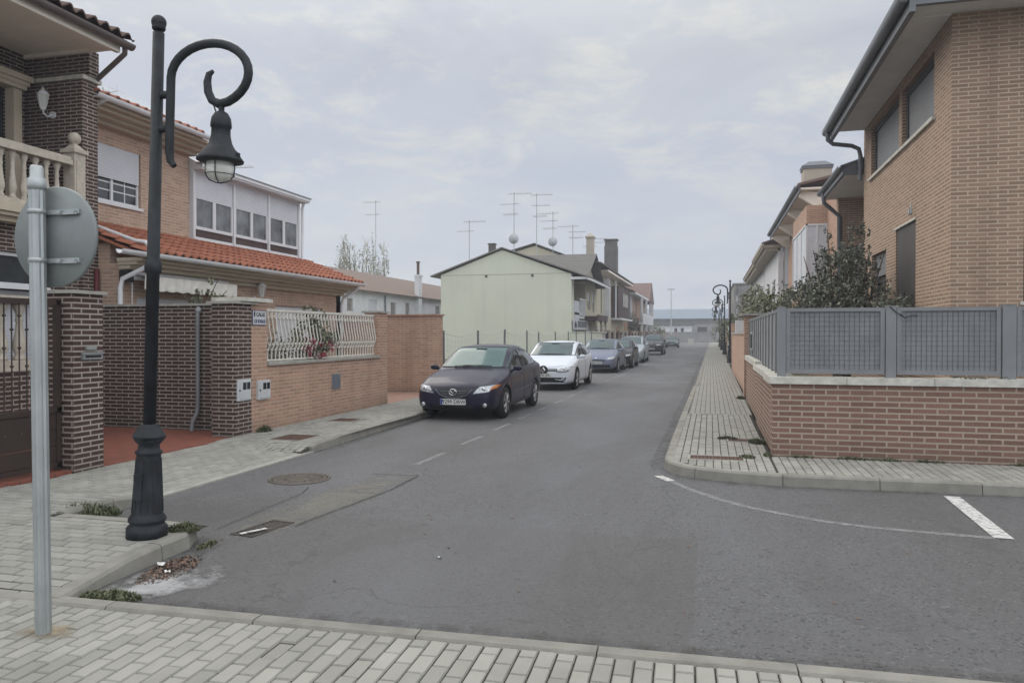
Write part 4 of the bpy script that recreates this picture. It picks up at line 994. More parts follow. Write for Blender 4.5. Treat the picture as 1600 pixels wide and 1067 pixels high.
stuff('grass', q, 'grass', 'green weeds growing at the near end of the empty lot')

# ------------------------------------------------------------------ simple house helper for the rows further back
def tile_plane(mb, p, m=0, t_=.075):
    """roof slab through 4 corner points"""
    a = [Vector(v) for v in p]; n_ = (a[1]-a[0]).cross(a[3]-a[0]).normalized()
    if n_.z < 0: n_ = -n_
    mb.add(a+[v-n_*t_ for v in a], [(0, 1, 2, 3), (7, 6, 5, 4), (0, 1, 5, 4), (1, 2, 6, 5), (2, 3, 7, 6), (3, 0, 4, 7)], m)
def ribbed(name, col, axis, period):
    return striped(name, col, axis, period, .85, .02, .55)
M['tile_far_y'] = ribbed('roof_tiles_far', (.17, .16, .145), 1, .25)
M['tile_far_x'] = ribbed('roof_tiles_gable', (.13, .125, .115), 2, .13)
M['tile_terra'] = ribbed('roof_tiles_terracotta', (.185, .135, .108), 1, .3)
M['tile_salm'] = ribbed('roof_tiles_salmon', (.165, .11, .095), 1, .3)

# pale green gable house
GH = thing('gable_house', 'pale green gable-ended house beyond the empty lot', 'house', (-12.7, 50, 0))
Y0 = 46.6
q = MB(GH); q.prism([(-17.05, Y0, 0), (-8.4, Y0, 0), (-8.4, Y0, 5.45), (-12.88, Y0, 7.08), (-17.05, Y0, 5.55)], (0, .3, 0)); q.box(-17.05, -16.8, Y0+.3, 57, 0, 5.5)
q.box(-9.9, -9.65, Y0+.3, 57, 0, 5.6); q.box(-8.75, -8.4, Y0+.3, Y0+.9, 0, 5.3); q.build('wall', 'stucco_green')
q = MB(GH); tile_plane(q, [(-12.88, Y0-.18, 7.25), (-7.25, Y0-.18, 5.28), (-7.25, 57, 5.28), (-12.88, 57, 7.25)]); tile_plane(q, [(-12.88, Y0-.18, 7.25), (-17.75, Y0-.18, 5.50), (-17.75, 57, 5.50), (-12.88, 57, 7.25)])
q.build('roof', 'tile_far_y')
q = MB(GH); q.box(-8.45, -7.35, Y0-.05, Y0+.1, 5.12, 5.27); q.box(-7.4, -7.28, Y0-.1, 57, 5.08, 5.24); q.build('eave_board', 'white_metal')
q = MB(GH); q.box(-9.9, -8.45, Y0+.6, 52, 2.75, 2.95); q.box(-8.5, -8.38, Y0+.9, 52, 2.95, 3.1); q.build('balcony_slab', 'stucco_white')
q = MB(GH); q.box(-8.42, -8.38, Y0+.95, 49.4, 2.55, 3.85); q.build('balcony_sheet', 'white_shut')
q = MB(GH); q.box(-17.0, -8.45, Y0-.012, Y0, 5.50, 5.53); q.build('render_joint', 'stucco_beige')
for xx in (-13.95, -10.9): q = MB(GH); q.lathe([(.09, -.03), (.08, -.05), (.01, -.05)], (xx, Y0, 5.42), 12, ax='y'); q.build('vent', 'tile_grey')
q = MB(GH)
for i in range(14): q.box(-8.44, -8.38, 49.7+.17*i, 49.76+.17*i, 3.0, 4.0)
q.box(-8.46, -8.36, 49.6, 52.1, 4.0, 4.08); q.build('balcony_railing', 'white_metal')
q = MB(GH); q.box(-9.66, -9.60, 47.6, 49.3, 3.0, 5.2); q.box(-9.66, -9.6, 50, 51.5, 3.0, 5.2); q.box(-9.66, -9.6, 47.6, 52, .2, 2.6); q.build('balcony_door', 'brown_clad')
q = MB(GH); q.box(-9.6, -8.8, 49.4, 49.7, 2.95, 5.2); q.build('partition', 'brick_salm')
q = MB(); q.box(-13.9, -13.5, 46.9, 47.3, 6.8, 7.5); q.box(-13.95, -13.45, 46.85, 47.35, 7.5, 7.56); solo('vent_stack', q, 'tile_grey', 'low dark roof vent beside the ridge of the green gable house', 'vent')
# banner with house emblem hung on the porch
q = MB(); F = Matrix(((.35, .937, 0, -8.25), (.937, -.35, 0, 46.75), (0, 0, 1, 0), (0, 0, 0, 1)))
F = FX(-8.30); q.F = F; q.box(46.7, 52.6, -.03, 0, 1.98, 2.62, 0); q.box(48.3, 51.9, 0, .01, 2.14, 2.56, 1)
q.prism([(47.1, .012, 2.1), (47.1, .012, 2.36), (47.5, .012, 2.56), (47.9, .012, 2.36), (47.9, .012, 2.1)], (0, .006, 0), 1); q.prism([(47.25, .02, 2.14), (47.25, .02, 2.33), (47.5, .02, 2.46), (47.75, .02, 2.33), (47.75, .02, 2.14)], (0, .006, 0), 2)
solo('banner', q, ['sign_white', 'gutter_grey', 'ink'], 'grey and white banner with a house emblem at the corner of the green gable house', 'banner')
LW = thing('low_wall', 'pale green low garden wall at the corner of the gable house', 'wall', (-7.4, 46.8, 0))
q = MB(LW); q.box(-8.4, -7.05, 46.5, 46.7, 0, 1.8); q.box(-7.25, -7.05, 46.7, 51, 0, 1.8); q.build('wall', 'stucco_green')
q = MB(LW); q.box(-8.4, -7.0, 46.45, 46.75, 1.8, 1.86); q.box(-7.30, -7.0, 46.75, 51, 1.8, 1.86); q.build('coping', 'stone_w')

# cream gable rising behind
H2 = thing('cream_gable_house', 'taller cream gable rising behind the green gable house', 'house', (-13.3, 60, 0))
q = MB(H2); q.prism([(-18.5, 57.2, 0), (-10.0, 57.2, 0), (-10.0, 57.2, 7.3), (-13.2, 57.2, 8.55), (-18.5, 57.2, 7.1)], (0, .3, 0)); q.build('wall', 'stucco_cream')
q = MB(H2); tile_plane(q, [(-13.2, 57.0, 8.75), (-8.6, 57.0, 6.95), (-8.6, 68, 6.95), (-13.2, 68, 8.75)]); tile_plane(q, [(-13.2, 57.0, 8.75), (-19, 57.0, 7.2), (-19, 68, 7.2), (-13.2, 68, 8.75)]); q.build('roof', 'tile_far_y')
# cross-gabled house of the row
H3 = thing('cross_gable_house', 'narrow house with a steep grey tiled cross gable facing the street', 'house', (-9, 54, 0))
q = MB(H3); q.prism([(-8.4, 49.0, 5.2), (-8.4, 57.1, 5.2), (-8.4, 53.0, 7.0)], (-4, 0, 0)); q.F = FX(-8.4); wall(q, 52.1, 57.15, 0, 5.2, [(53, 54.2, 3.4, 4.7), (53, 54.4, .2, 2.3), (55.2, 56.2, 3.3, 4.8)]); q.F = Matrix(); q.box(-13, -8.65, 52.1, 52.35, 0, 5.2); q.build('wall', 'stucco_cream')
q = MB(H3); tile_plane(q, [(-7.75, 48.5, 5.15), (-7.75, 53.0, 7.35), (-13.5, 53.0, 7.35), (-13.5, 48.5, 5.15)]); tile_plane(q, [(-7.75, 57.4, 5.2), (-7.75, 53.0, 7.35), (-13.5, 53.0, 7.35), (-13.5, 57.4, 5.2)]); q.build('roof', 'tile_far_x')
for a, b_, c, d in ((53, 54.2, 3.4, 4.7), (53, 54.4, .2, 2.3), (55.2, 56.2, 3.3, 4.8)): window(H3, FX(-8.4), a, b_, c, d, 2, .5, .12)
q = MB(H3); q.box(-8.4, -7.5, 51.9, 57, 2.62, 2.95); q.box(-7.55, -7.5, 51.9, 57, 2.95, 3.05); q.build('porch_roof', 'brown_clad')
for y in (52.1, 54.5, 56.8): q = MB(H3); q.lathe([(.12, .1), (.10, .4), (.085, 2.4), (.13, 2.55), (.13, 2.62)], (-7.62, y, 0), 10); q.build('porch_column', 'cream_cast')
# brown and cream houses with a long eave
H4 = thing('terraced_house', 'cream terraced house with tall narrow windows and a dark clad bay under a long eave', 'house', (-9, 65, 0))
hs = [(59.5, 60.4, 3.3, 5.3), (62.4, 63.3, 3.3, 5.3), (60, 62, .3, 2.4)]
q = MB(H4, FX(-8.4)); wall(q, 57.2, 76, 0, 6.6, hs+[(69, 74, .3, 2.4)]); q.F = Matrix(); q.box(-13, -8.65, 57.2, 57.45, 0, 6.6); q.build('wall', 'stucco_cream')
q = MB(H4); q.box(-8.45, -7.75, 66.0, 75.7, 3.1, 5.9); q.build('bay', 'brown_clad')
q = MB(H4); q.box(-8.4, -7.5, 66, 75.8, 2.95, 3.1); q.box(-7.8, -7.7, 64.0, 64.2, 3.0, 6.2); q.box(-8.4, -7.9, 61.2, 61.5, 3, 6.2); q.build('trim', 'stucco_white')
for h in hs: window(H4, FX(-8.4), *h, 1, 0, .15, fm='cream')
window(H4, FX(-7.74), 69.5, 73.5, 4.2, 5.4, 3, 0, -.02, fm='stucco_beige', gm='curtain')
q = MB(H4); tile_plane(q, [(-7.4, 53.0, 6.75), (-7.4, 76.4, 6.75), (-9.6, 76.4, 7.35), (-9.6, 53.0, 7.35)]); q.build('roof', 'tile_grey')
q = MB(H4); q.box(-8.5, -7.5, 57.4, 76.2, 6.45, 6.60); q.build('eave', 'soffit_cream')
q = MB(); q.box(-9.15, -8.6, 57.0, 57.6, 6.5, 9.0); q.box(-9.22, -8.53, 56.93, 57.67, 9.0, 9.12); q.prism([(-9.2, 56.95, 9.12), (-8.55, 56.95, 9.12), (-8.87, 57.3, 9.45)], (0, .7, 0)); solo('chimney', q, 'stucco_beige', 'slim beige brick chimney on the terraced row', 'chimney')
q = MB(); q.box(-9.0, -7.9, 66.0, 67.0, 6.7, 9.4); q.box(-8.95, -7.95, 66.05, 66.95, 9.4, 9.9); q.box(-9.05, -7.85, 65.95, 67.05, 9.9, 10.0); solo('chimney', q, ['tile_grey'], 'broad grey chimney above the long eave of the terraced row', 'chimney')
H5 = thing('salmon_house', 'distant salmon brick house with white balcony and reddish roof on the left row', 'house', (-9, 88, 0))
q = MB(H5, FX(-8.2)); wall(q, 77, 101, 0, 6.0, [(79, 82, 3.4, 5.6), (86, 87.5, 3.2, 5.4), (92, 94, 3.2, 5.2)]); q.F = Matrix(); q.box(-13, -8.45, 77, 77.3, 0, 6.0); q.build('wall', 'brick_salm')
window(H5, FX(-8.2), 79, 82, 3.4, 5.6, 2, 0, -.1, gm='curtain'); window(H5, FX(-8.2), 86, 87.5, 3.2, 5.4, 1, 0, .1); window(H5, FX(-8.2), 92, 94, 3.2, 5.2, 2, 0, .1)
q = MB(H5); tile_plane(q, [(-7.3, 76.5, 6.0), (-7.3, 101, 6.0), (-13, 101, 8.4), (-13, 76.5, 8.4)]); q.prism([(-7.2, 93, 5.6), (-7.2, 101.5, 5.6), (-7.2, 97.5, 8.2)], (-5, 0, 0)); q.build('roof', 'tile_salm')
q = MB(H5); q.box(-8.2, -7.2, 84, 100, 2.8, 3.0); q.box(-7.25, -7.2, 84, 100, 3.0, 4.0); q.box(-8.3, -7.28, 77, 100, 5.75, 5.95)
for y in (84.2, 90, 96, 99.8): q.box(-7.45, -7.2, y, y+.25, 0, 5.8)
q.build('balcony', 'stucco_white')
# long street boundary of the left row
FB = thing('railing_wall', 'long low brick wall with reddish posts along the left row of houses', 'wall', (-7.1, 75, 0))
q = MB(FB); q.box(-7.3, -7.1, 51, 125, .1, .9); 
q.build('wall', 'brick_tan')
for i in range(25): q = MB(FB); y = 52+3*i; q.box(-7.35, -7.05, y, y+.35, .1, 2.0); q.build('pier', 'stucco_beige' if i % 3 else 'brick_wall')
q = MB(FB)
for i in range(290): q.box(-7.22, -7.19, 51.2+.25*i, 51.24+.25*i, .9, 1.85)
q.box(-7.23, -7.18, 51, 125, 1.78, 1.83); tag(q.build('bars', 'brown_iron'), kind='stuff')
q = MB(); q.box(-7.5, -6.95, 51.0, 51.5, .1, 1.75); q.box(-7.6, -6.85, 50.9, 51.6, 1.75, 1.85)
for a in (-7.42, -7.05): q.lathe([(.04, 1.85), (.10, 1.95), (.12, 2.1), (.07, 2.2), (.1, 2.25)], (a, 51.2, 0), 8)
solo('garden_pier', q, 'stone_w', 'white topped garden pier with two small urns beside the parked cars', 'pier')
r2 = random.Random(22)
shrub('garden_tree', 'dark green garden tree in front of the distant salmon house', 'tree', [((-7.9, 80, 0), (-7.9, 80, 3))], [(-7.8, 80, 2.5, .6, 1.6, 1.1), (-7.9, 78, 2.2, .5, 1.2, .8), (-7.8, 83, 2.0, .5, 1.3, .8)], 1500, .20, 'leaf', 23)
shrub('garden_tree', 'pale green bush before the far end of the left row', 'tree', [((-7.3, 105, 0), (-7.3, 105, 2))], [(-7.3, 105, 2.0, .9, 3, .9), (-7.2, 112, 1.8, .8, 3, .8)], 900, .25, 'leaf2', 24)

# white house behind, far left
WH = thing('white_terrace', 'long low white house with a worn terracotta roof far behind on the left', 'house', (-26, 55, 0))
wh = [(47.8, 48.7, 3.3, 4.2), (51.2, 52.6, 2.6, 4.25), (58.2, 59.1, 3.2, 4.3), (65.2, 66.4, 2.8, 4.3), (69.5, 71, 2.8, 4.3), (74, 75.5, 2.8, 4.3)]
q = MB(WH, FX(-24.4)); wall(q, 40, 95, 0, 4.85, wh+[(55.2, 56.2, 2.6, 4.2)]); q.build('wall', 'stucco_white')
for h in wh+[(55.2, 56.2, 2.6, 4.2)]: window(WH, FX(-24.4), *h, 1, .5 if h[0] in (51.2,) else 0, .12, fm='stucco_beige', gm='curtain')
q = MB(WH); tile_plane(q, [(-23.9, 38, 4.85), (-23.9, 95, 4.85), (-28.4, 95, 6.9), (-28.4, 38, 6.9)]); tile_plane(q, [(-33, 38, 4.85), (-33, 95, 4.85), (-28.4, 95, 6.9), (-28.4, 38, 6.9)]); q.build('roof', 'tile_terra')
for y in (54.0, 73): q = MB(WH); q.tube([(-24.3, y, 4.7), (-24.3, y, 0)], .06, 6); q.build('downpipe', 'gutter_grey')
q = MB(); q.box(-24.4, -24.0, 60.2, 60.9, 0, 6.6); q.box(-24.45, -23.95, 60.15, 60.95, 6.6, 6.75)
q.tube([(-24.2, 60.5, 6.7), (-24.2, 60.5, 7.8)], .13, 8, 1); q.tube([(-24.2, 60.5, 7.8), (-24.2, 60.5, 7.9)], .2, 8, 1); solo('chimney', q, ['stucco_white', 'rust'], 'tall white chimney with a rusty metal flue before the white terrace', 'chimney')

# ------------------------------------------------------------------ right side: garden wall and grey fence at the corner
GW = thing('corner_garden_wall', 'red brown brick garden wall with pale capstones at the right corner', 'wall', (1, 10.4, .12))
q = MB(GW); q.box(.78, 12, 10.32, 10.55, .1, 1.06); q.box(.80, 1.05, 10.55, 14.35, .1, 1.06); q.box(.84, 1.05, 14.55, 19.0, .1, 1.10); q.box(1.0, 1.05, 14.35, 14.55, .1, 1.0); q.build('wall', 'brick_wall')
x = .74; i = 0
while x < 12:
    q = MB(GW); x1 = x+(1.0 if i else .93); zt = 1.15
    if i == 0: q.prism([(x, 10.28, 1.06), (x1-.006, 10.28, 1.06), (x1-.006, 10.59, 1.06), (x+.33, 10.59, 1.06)], (0, 0, zt-1.06))
    else: q.box(x, x1-.006, 10.28+random.uniform(-.002, .002), 10.59, 1.06, zt+random.uniform(-.003, .003))
    q.build('capstone', 'stone_w'); x = x1; i += 1
y = 10.29
for j in range(8):
    if j == 4: y = 14.5
    q = MB(GW); y1 = y+1.08
    if j == 0: q.prism([(.737, 10.285, 1.06), (1.072, 10.60, 1.06), (1.072, y1-.006, 1.06), (.737, y1-.006, 1.06)], (0, 0, .091))
    else: q.box(.76 if j < 4 else .79, 1.08, y, y1-.006, 1.06+(.04 if j > 3 else 0), 1.15+(.05 if j > 3 else 0))
    q.build('capstone', 'stone_w'); y = y1
FN = thing('grey_fence', 'grey metal fence panels with mesh and shade cloth on the corner garden wall', 'fence', (2, 10.45, 1.15))
def fpanel(x0, x1, zb=1.17):
    q = MB(FN); a = 10.42
    q.box(x0, x1, a, a+.045, 1.99, 2.035); q.box(x0, x1, a, a+.045, zb+.02, zb+.075); q.box(x0, x0+.05, a, a+.045, zb+.075, 1.99); q.box(x1-.05, x1, a, a+.045, zb+.075, 1.99); fr = q.build('panel_frame', 'grey_metal')
    q = MB(fr); q.box(x0+.05, x1-.05, a+.028, a+.034, zb+.075, 1.99); q.build('shade_cloth', 'grey_panel')
    q = MB(fr); n_ = int((x1-x0-.1)/.058)
    for k in range(1, n_): xx = x0+.05+(x1-x0-.1)*k/n_; q.box(xx-.0022, xx+.0022, a+.020, a+.0245, zb+.075, 1.99)
    for k in range(1, 12): zz = zb+.075+(1.99-zb-.075)*k/12; q.box(x0+.05, x1-.05, a+.0155, a+.020, zz-.0018, zz+.0018)
    q.build('wire_grid', 'wire')
for x0, x1 in ((.955, 2.13), (2.27, 3.43), (3.60, 4.8), (4.95, 6.2)): fpanel(x0, x1)
for x0, x1 in ((.845, .95), (2.14, 2.26), (3.44, 3.59), (4.81, 4.94)):
    q = MB(FN); q.box(x0, x1, 10.405, 10.48, 1.15, 2.05); q.box(x0-.004, x1+.004, 10.40, 10.485, 2.05, 2.058); q.build('post', 'grey_metal')
for k in range(13):
    y = 10.62+.68*k
    if y > 18.9: break
    q = MB(FN); q.box(.885, .945, y-.05, y+.05, 1.15, 2.05); q.build('post', 'grey_metal')
    q = MB(FN); q.box(.905, .92, y+.06, y+.62, 1.18, 2.0); q.build('side_panel', 'grey_panel')
q = MB(FN); q.box(.89, .94, 10.5, 19, 2.0, 2.03); q.build('rail', 'grey_metal')
q = MB(); q.tube([(2.18, 10.40, 2.05), (2.24, 10.395, 1.99), (2.30, 10.395, 1.94), (2.36, 10.395, 1.90), (2.40, 10.39, 1.925), (2.45, 10.395, 1.935), (2.50, 10.395, 1.93)], .006, 5); q.tube([(2.36, 10.395, 1.90), (2.30, 10.39, 1.955)], .004, 4)
solo('loose_cable', q, 'black', 'loose black cable end hanging over the grey fence panel', 'cable')
r2 = random.Random(31)
q = MB()
for k in range(5): x = 2.9+.13*k; q.tube([(x, 10.44, 1.16), (x+.05, 10.36, 1.18), (x+.1, 10.33, 1.15+r2.uniform(-.02, .02))], .004, 4)
leafy(q, [(3.15, 10.36, 1.165, .3, .05, .02)], 50, .03, r2); solo('creeper', q, 'leaf', 'dark creeper tendril lying on the pale capstones under the fence', 'plant')
OP = thing('garden_wall', 'orange plastered pillar and wall with a flat cap beyond the grey fence', 'wall', (1, 21, 0))
q = MB(OP); q.box(.80, 1.15, 19.3, 19.75, .1, 2.15); q.box(.9, 1.1, 19.75, 34, .1, 1.7); q.build('wall', 'brick_salm'); q = MB(OP); q.box(.72, 1.3, 19.2, 19.85, 2.15, 2.21); q.box(.86, 1.14, 19.85, 34, 1.7, 1.76); q.build('cap', 'concrete')
q = MB(); q.box(.86, .89, 16.9, 17.5, 1.35, 1.75, 0); q.box(.85, .862, 16.95, 17.45, 1.40, 1.70, 1); solo('letterbox', q, ['galv', 'dark'], 'dark letterbox in a pale frame on the side of the grey fence', 'letterbox')
SW2 = thing('garden_wall', 'long cream and brick street wall stretching into the distance on the right', 'wall', (1.2, 60, 0))
q = MB(SW2)
for k in range(9): y = 34.1+9*k; q.box(1.15+.05*k, 1.4+.05*k, y, y+8.9, .1, 1.5+.25*(k % 3))
q.build('wall', 'stucco_beige'); 
for k in range(9):
    y = 34.1+9*k; q = MB(SW2); q.box(1.05+.05*k, 1.45+.05*k, y, y+.5, .1, 2.3); q.build('pier', 'brick_salm' if k % 2 else 'stucco_white')

# ------------------------------------------------------------------ big brick house on the right
M['dark_frame'] = mat('dark_window_frame', (.045, .048, .052), .5, .4, 0, .1); M['grey_shut2'] = striped('pale_grey_shutter', (.18, .185, .19), 2, .05)
HR = thing('grey_brown_brick_house', 'large grey brown brick house with grey eaves on the right', 'house', (8, 17, 0))
hx = [(14.6, 16.9, 5.47, 6.60), (17.12, 19.9, 5.47, 6.66), (15.77, 17.35, 1.9, 3.86), (18.25, 19.8, 2.42, 3.58)]
q = MB(HR, FX(3.75, -1)); wall(q, 13.6, 20.8, 0, 6.85, hx, .3); q.F = FY(13.6); wall(q, 4.05, 12, 0, 6.9, [(4.78, 6.3, 2.22, 3.66)], .3); q.F = Matrix(); q.box(4.05, 12, 20.5, 20.8, 0, 6.85); q.build('wall', 'brick_house')
q = MB(HR, FX(3.75, -1)); q.box(14.5, 20.0, -.2, .06, 5.40, 5.465); q.build('sill', 'stone_w')
q = MB(HR); q.box(3.76, 3.90, 16.88, 17.14, 5.47, 6.60); q.build('window_pier', 'brick_house')
for h in hx[:2]: window(HR, FX(3.75, -1), *h, 1, .0, .10, 'dark_frame', 'grey_shut2', fw=.13)
q = MB(HR, FX(3.75, -1)); q.box(15.78, 17.34, -.12, -.02, 1.9, 3.85); q.build('shutter', 'brown_shut')
q = MB(HR, FX(3.75, -1)); q.box(15.72, 17.40, -.01, .03, 3.862, 3.90); q.build('lintel', 'stone_w')
window(HR, FX(3.75, -1), *hx[3], 1, .45, .15, 'black', 'glass', 'grey_shut', 'stone_w', mid=.45)
window(HR, FY(13.6), 4.78, 6.3, 2.22, 3.66, 1, .3, .14, 'black', 'glass', 'grey_shut', 'stone_w')
q = MB(HR); q.box(2.98, 12.5, 12.86, 13.62, 6.86, 6.90); q.box(2.98, 3.75, 13.62, 20.75, 6.84, 6.88); q.build('soffit', 'soffit')
q = MB(HR); q.box(2.94, 3.03, 12.80, 20.9, 6.64, 6.86); q.box(3.03, 12.6, 12.80, 12.89, 6.74, 7.00); q.box(2.78, 2.94, 12.76, 20.95, 6.90, 6.94); gutter(q, (2.86, 20.95, 6.88), (2.86, 12.76, 6.88), .09)
q.box(3.03, 12.6, 12.72, 12.80, 6.98, 7.02); q.build('fascia', 'gutter_grey')
q = MB(HR); tile_plane(q, [(2.80, 12.72, 6.98), (2.80, 21.0, 6.98), (8, 18, 9.0), (8, 17.5, 9.0)], 0, .05); tile_plane(q, [(2.80, 12.72, 6.98), (13, 12.72, 6.98), (8.2, 17.5, 9.0), (8, 17.5, 9.0)], 0, .05); q.build('roof', 'tile_grey')
q = MB(HR); q.tube([(2.86, 20.6, 6.80), (2.87, 20.62, 6.62), (3.0, 20.66, 6.52), (3.45, 20.72, 6.46), (3.62, 20.75, 6.38), (3.66, 20.76, 6.2), (3.66, 20.78, 5.6)], .055, 10); q.build('downpipe', 'gutter_grey')
q = MB(); q.box(3.70, 3.75, 16.05, 16.15, 4.02, 4.12); q.tube([(3.70, 15.9, 4.0), (3.70, 15.9, 4.2)], .012, 5); solo('wall_fitting', q, 'galv', 'tiny metal fitting on the brick above the brown shutter', 'fitting')
# recessed balcony wing
RW = thing('balcony_wing', 'recessed dark balcony wing under its own lower grey eave', 'house', (4.5, 22.5, 0))
q = MB(RW); q.box(4.7, 5.0, 20.8, 24.8, 0, 6.0); q.box(3.7, 4.7, 24.4, 24.7, 0, 6.0); q.box(3.75, 4.7, 20.85, 24.4, 0, 3.0); q.build('wall', 'brick_house')
q = MB(RW); q.box(4.64, 4.7, 21.4, 23.6, 3.1, 5.4); q.build('balcony_door', 'grey_shut')
q = MB(RW); q.box(3.70, 3.80, 20.85, 24.4, 3.0, 3.08); q.build('balcony_slab', 'stone_w')
q = MB(RW)
for k in range(22): q.box(3.735, 3.75, 20.95+.155*k, 20.965+.155*k, 3.08, 3.98)
q.box(3.72, 3.77, 20.85, 24.4, 3.98, 4.02); q.build('balcony_railing', 'gutter_grey')
q = MB(RW); q.prism([(3.3, 20.83, 5.75), (3.3, 20.83, 5.98), (4.9, 20.83, 6.45), (4.9, 20.83, 5.75)], (0, .05, 0)); q.box(3.26, 3.34, 20.85, 24.7, 5.78, 5.98); gutter(q, (3.22, 24.75, 5.98), (3.22, 20.8, 5.98), .09)
q.tube([(3.25, 24.2, 5.88), (3.27, 24.2, 5.6), (3.5, 24.3, 5.42), (3.72, 24.35, 5.2), (3.72, 24.35, .1)], .06, 8); tile_plane(q, [(3.2, 20.8, 6.0), (3.2, 24.75, 6.0), (5.2, 24.75, 6.65), (5.2, 20.8, 6.65)], 0, .05); q.build('roof', 'gutter_grey')
q = MB(RW); q.box(3.34, 4.7, 20.88, 24.6, 5.76, 5.80); q.build('soffit', 'soffit')
# houses further along the right row
H6 = thing('bay_window_house', 'salmon brick house with a white bay window beyond the dark balcony', 'house', (4, 30, 0))
q = MB(H6, FX(3.75, -1)); wall(q, 24.8, 40, 0, 6.3, [(33, 34.2, 3.2, 5.0)]); q.F = Matrix(); q.box(3.1, 3.75, 27.0, 31.2, 2.6, 3.35); q.box(3.1, 3.75, 27.0, 31.2, 5.38, 6.0); q.build('wall', 'brick_salm')
q = MB(H6); q.box(3.08, 3.78, 26.98, 27.04, 3.3, 3.36); q.box(3.08, 3.78, 26.98, 27.04, 5.32, 5.38); q.box(3.08, 3.14, 26.98, 31.2, 3.3, 3.36); q.box(3.08, 3.14, 26.98, 31.2, 5.32, 5.38)
for x, y in ((3.08, 26.98), (3.40, 26.98), (3.72, 26.98), (3.08, 28.4), (3.08, 29.8), (3.08, 31.14)): q.box(x, x+.06, y, y+.06, 3.36, 5.32)
bw_ = q.build('bay_window', 'white_metal'); q = MB(bw_); q.box(3.11, 3.73, 27.01, 31.1, 3.36, 5.32); q.build('pane', 'white_shut')
window(H6, FX(3.75, -1), 33, 34.2, 3.2, 5.0, 1, 0, .1)
q = MB(H6)
for k in range(4): y = 27.6+3.9*k; q.prism([(2.95, y, 6.42), (2.95, y, 6.62), (3.75, y, 6.5), (3.75, y, 5.95), (3.6, y, 5.95)], (0, .25, 0))
q.box(2.95, 3.75, 27.3, 40.2, 6.60, 6.66); q.build('soffit', 'soffit_cream')
q = MB(H6); gutter(q, (2.86, 40.4, 6.74), (2.86, 27.3, 6.74), .1); q.box(2.9, 2.95, 27.3, 40.4, 6.5, 6.76); q.build('gutter', 'gutter_grey')
q = MB(H6); tile_plane(q, [(2.85, 27.2, 6.80), (2.85, 40.4, 6.80), (7, 40.4, 7.7), (7, 27.2, 7.7)], 0, .08); q.build('roof', 'tile_salm')
q = MB(); q.box(3.4, 4.4, 30.5, 31.3, 6.9, 7.95, 0); q.box(3.36, 4.44, 30.46, 31.34, 7.95, 8.05, 1); q.prism([(3.33, 30.43, 8.05), (4.47, 30.43, 8.05), (4.2, 30.7, 8.25), (3.6, 30.7, 8.25)], (0, .9, 0), 1); solo('chimney', q, ['stucco_beige', 'gutter_grey'], 'wide beige chimney with a dark cap on the right row', 'chimney')
H7 = thing('white_balcony_house', 'white plastered house with layered eaves further down the right row', 'house', (4, 44, 0))
q = MB(H7, FX(3.3, -1)); wall(q, 40.3, 50, 0, 6.2, [(42, 43.2, 3.2, 4.6), (46, 47.2, 3.2, 4.6)]); q.F = Matrix(); q.box(3.6, 8, 40.3, 40.6, 0, 6.2); q.build('wall', 'stucco_white')
for a in (42, 46): window(H7, FX(3.3, -1), a, a+1.2, 3.2, 4.6, 1, .0, .1, 'stucco_beige', 'brown_clad')
q = MB(H7); q.box(2.55, 3.5, 40.2, 50, 6.05, 6.2); q.box(2.7, 3.4, 40.3, 50, 5.9, 6.05); q.box(2.5, 2.6, 40.1, 50, 6.15, 6.3); q.build('cornice', 'stucco_beige')
q = MB(H7); tile_plane(q, [(2.5, 40.1, 6.32), (2.5, 50, 6.32), (6, 50, 7.4), (6, 40.1, 7.4)], 0, .08); q.build('roof', 'tile_salm')
H8 = thing('cream_corner_house', 'cream house with a small brown window and stepped red roof on the right row', 'house', (4, 54, 0))
q = MB(H8, FX(3.35, -1)); wall(q, 51, 66, 0, 5.9, [(54, 55.5, 3.4, 4.8), (60, 61.5, 3.2, 4.8)]); q.F = FY(51); wall(q, 3.65, 8, 0, 5.9, [(3.95, 4.7, 3.9, 5.1)]); q.build('wall', 'stucco_white')
window(H8, FX(3.35, -1), 54, 55.5, 3.4, 4.8, 1, 0, .1, 'stucco_beige', 'brown_clad'); window(H8, FX(3.35, -1), 60, 61.5, 3.2, 4.8, 1, 0, .1, 'stucco_beige', 'brown_clad'); window(H8, FY(51), 3.95, 4.7, 3.9, 5.1, 1, 0, .08, 'stucco_beige', 'brown_clad')
q = MB(H8); q.box(2.8, 8, 50.6, 66, 5.85, 6.05); q.box(2.65, 8, 50.4, 66, 6.05, 6.25); q.build('cornice', 'stucco_beige')
q = MB(H8); tile_plane(q, [(2.6, 50.3, 6.28), (2.6, 66, 6.28), (6, 62, 7.6), (6, 54, 7.6)], 0, .08); tile_plane(q, [(2.6, 50.3, 6.28), (9, 50.3, 6.28), (8, 54, 7.6), (6, 54, 7.6)], 0, .08); q.build('roof', 'tile_salm')
H9 = thing('grey_block', 'plain grey stone-faced block at the far end of the right row', 'building', (3, 75, 0))
q = MB(H9, FX(2.1, -1)); wall(q, 73, 95, 0, 6.3, [(76, 77.5, 3.2, 4.6), (84, 85.5, 3.2, 4.6)]); q.F = FY(73); wall(q, 2.4, 9, 0, 6.3, []); q.F = Matrix(); q.box(2.0, 9, 72.9, 95, 6.3, 6.42); q.build('wall', 'stone_grey')
for a in (76, 84): window(H9, FX(2.1, -1), a, a+1.5, 3.2, 4.6, 1, 0, .1)

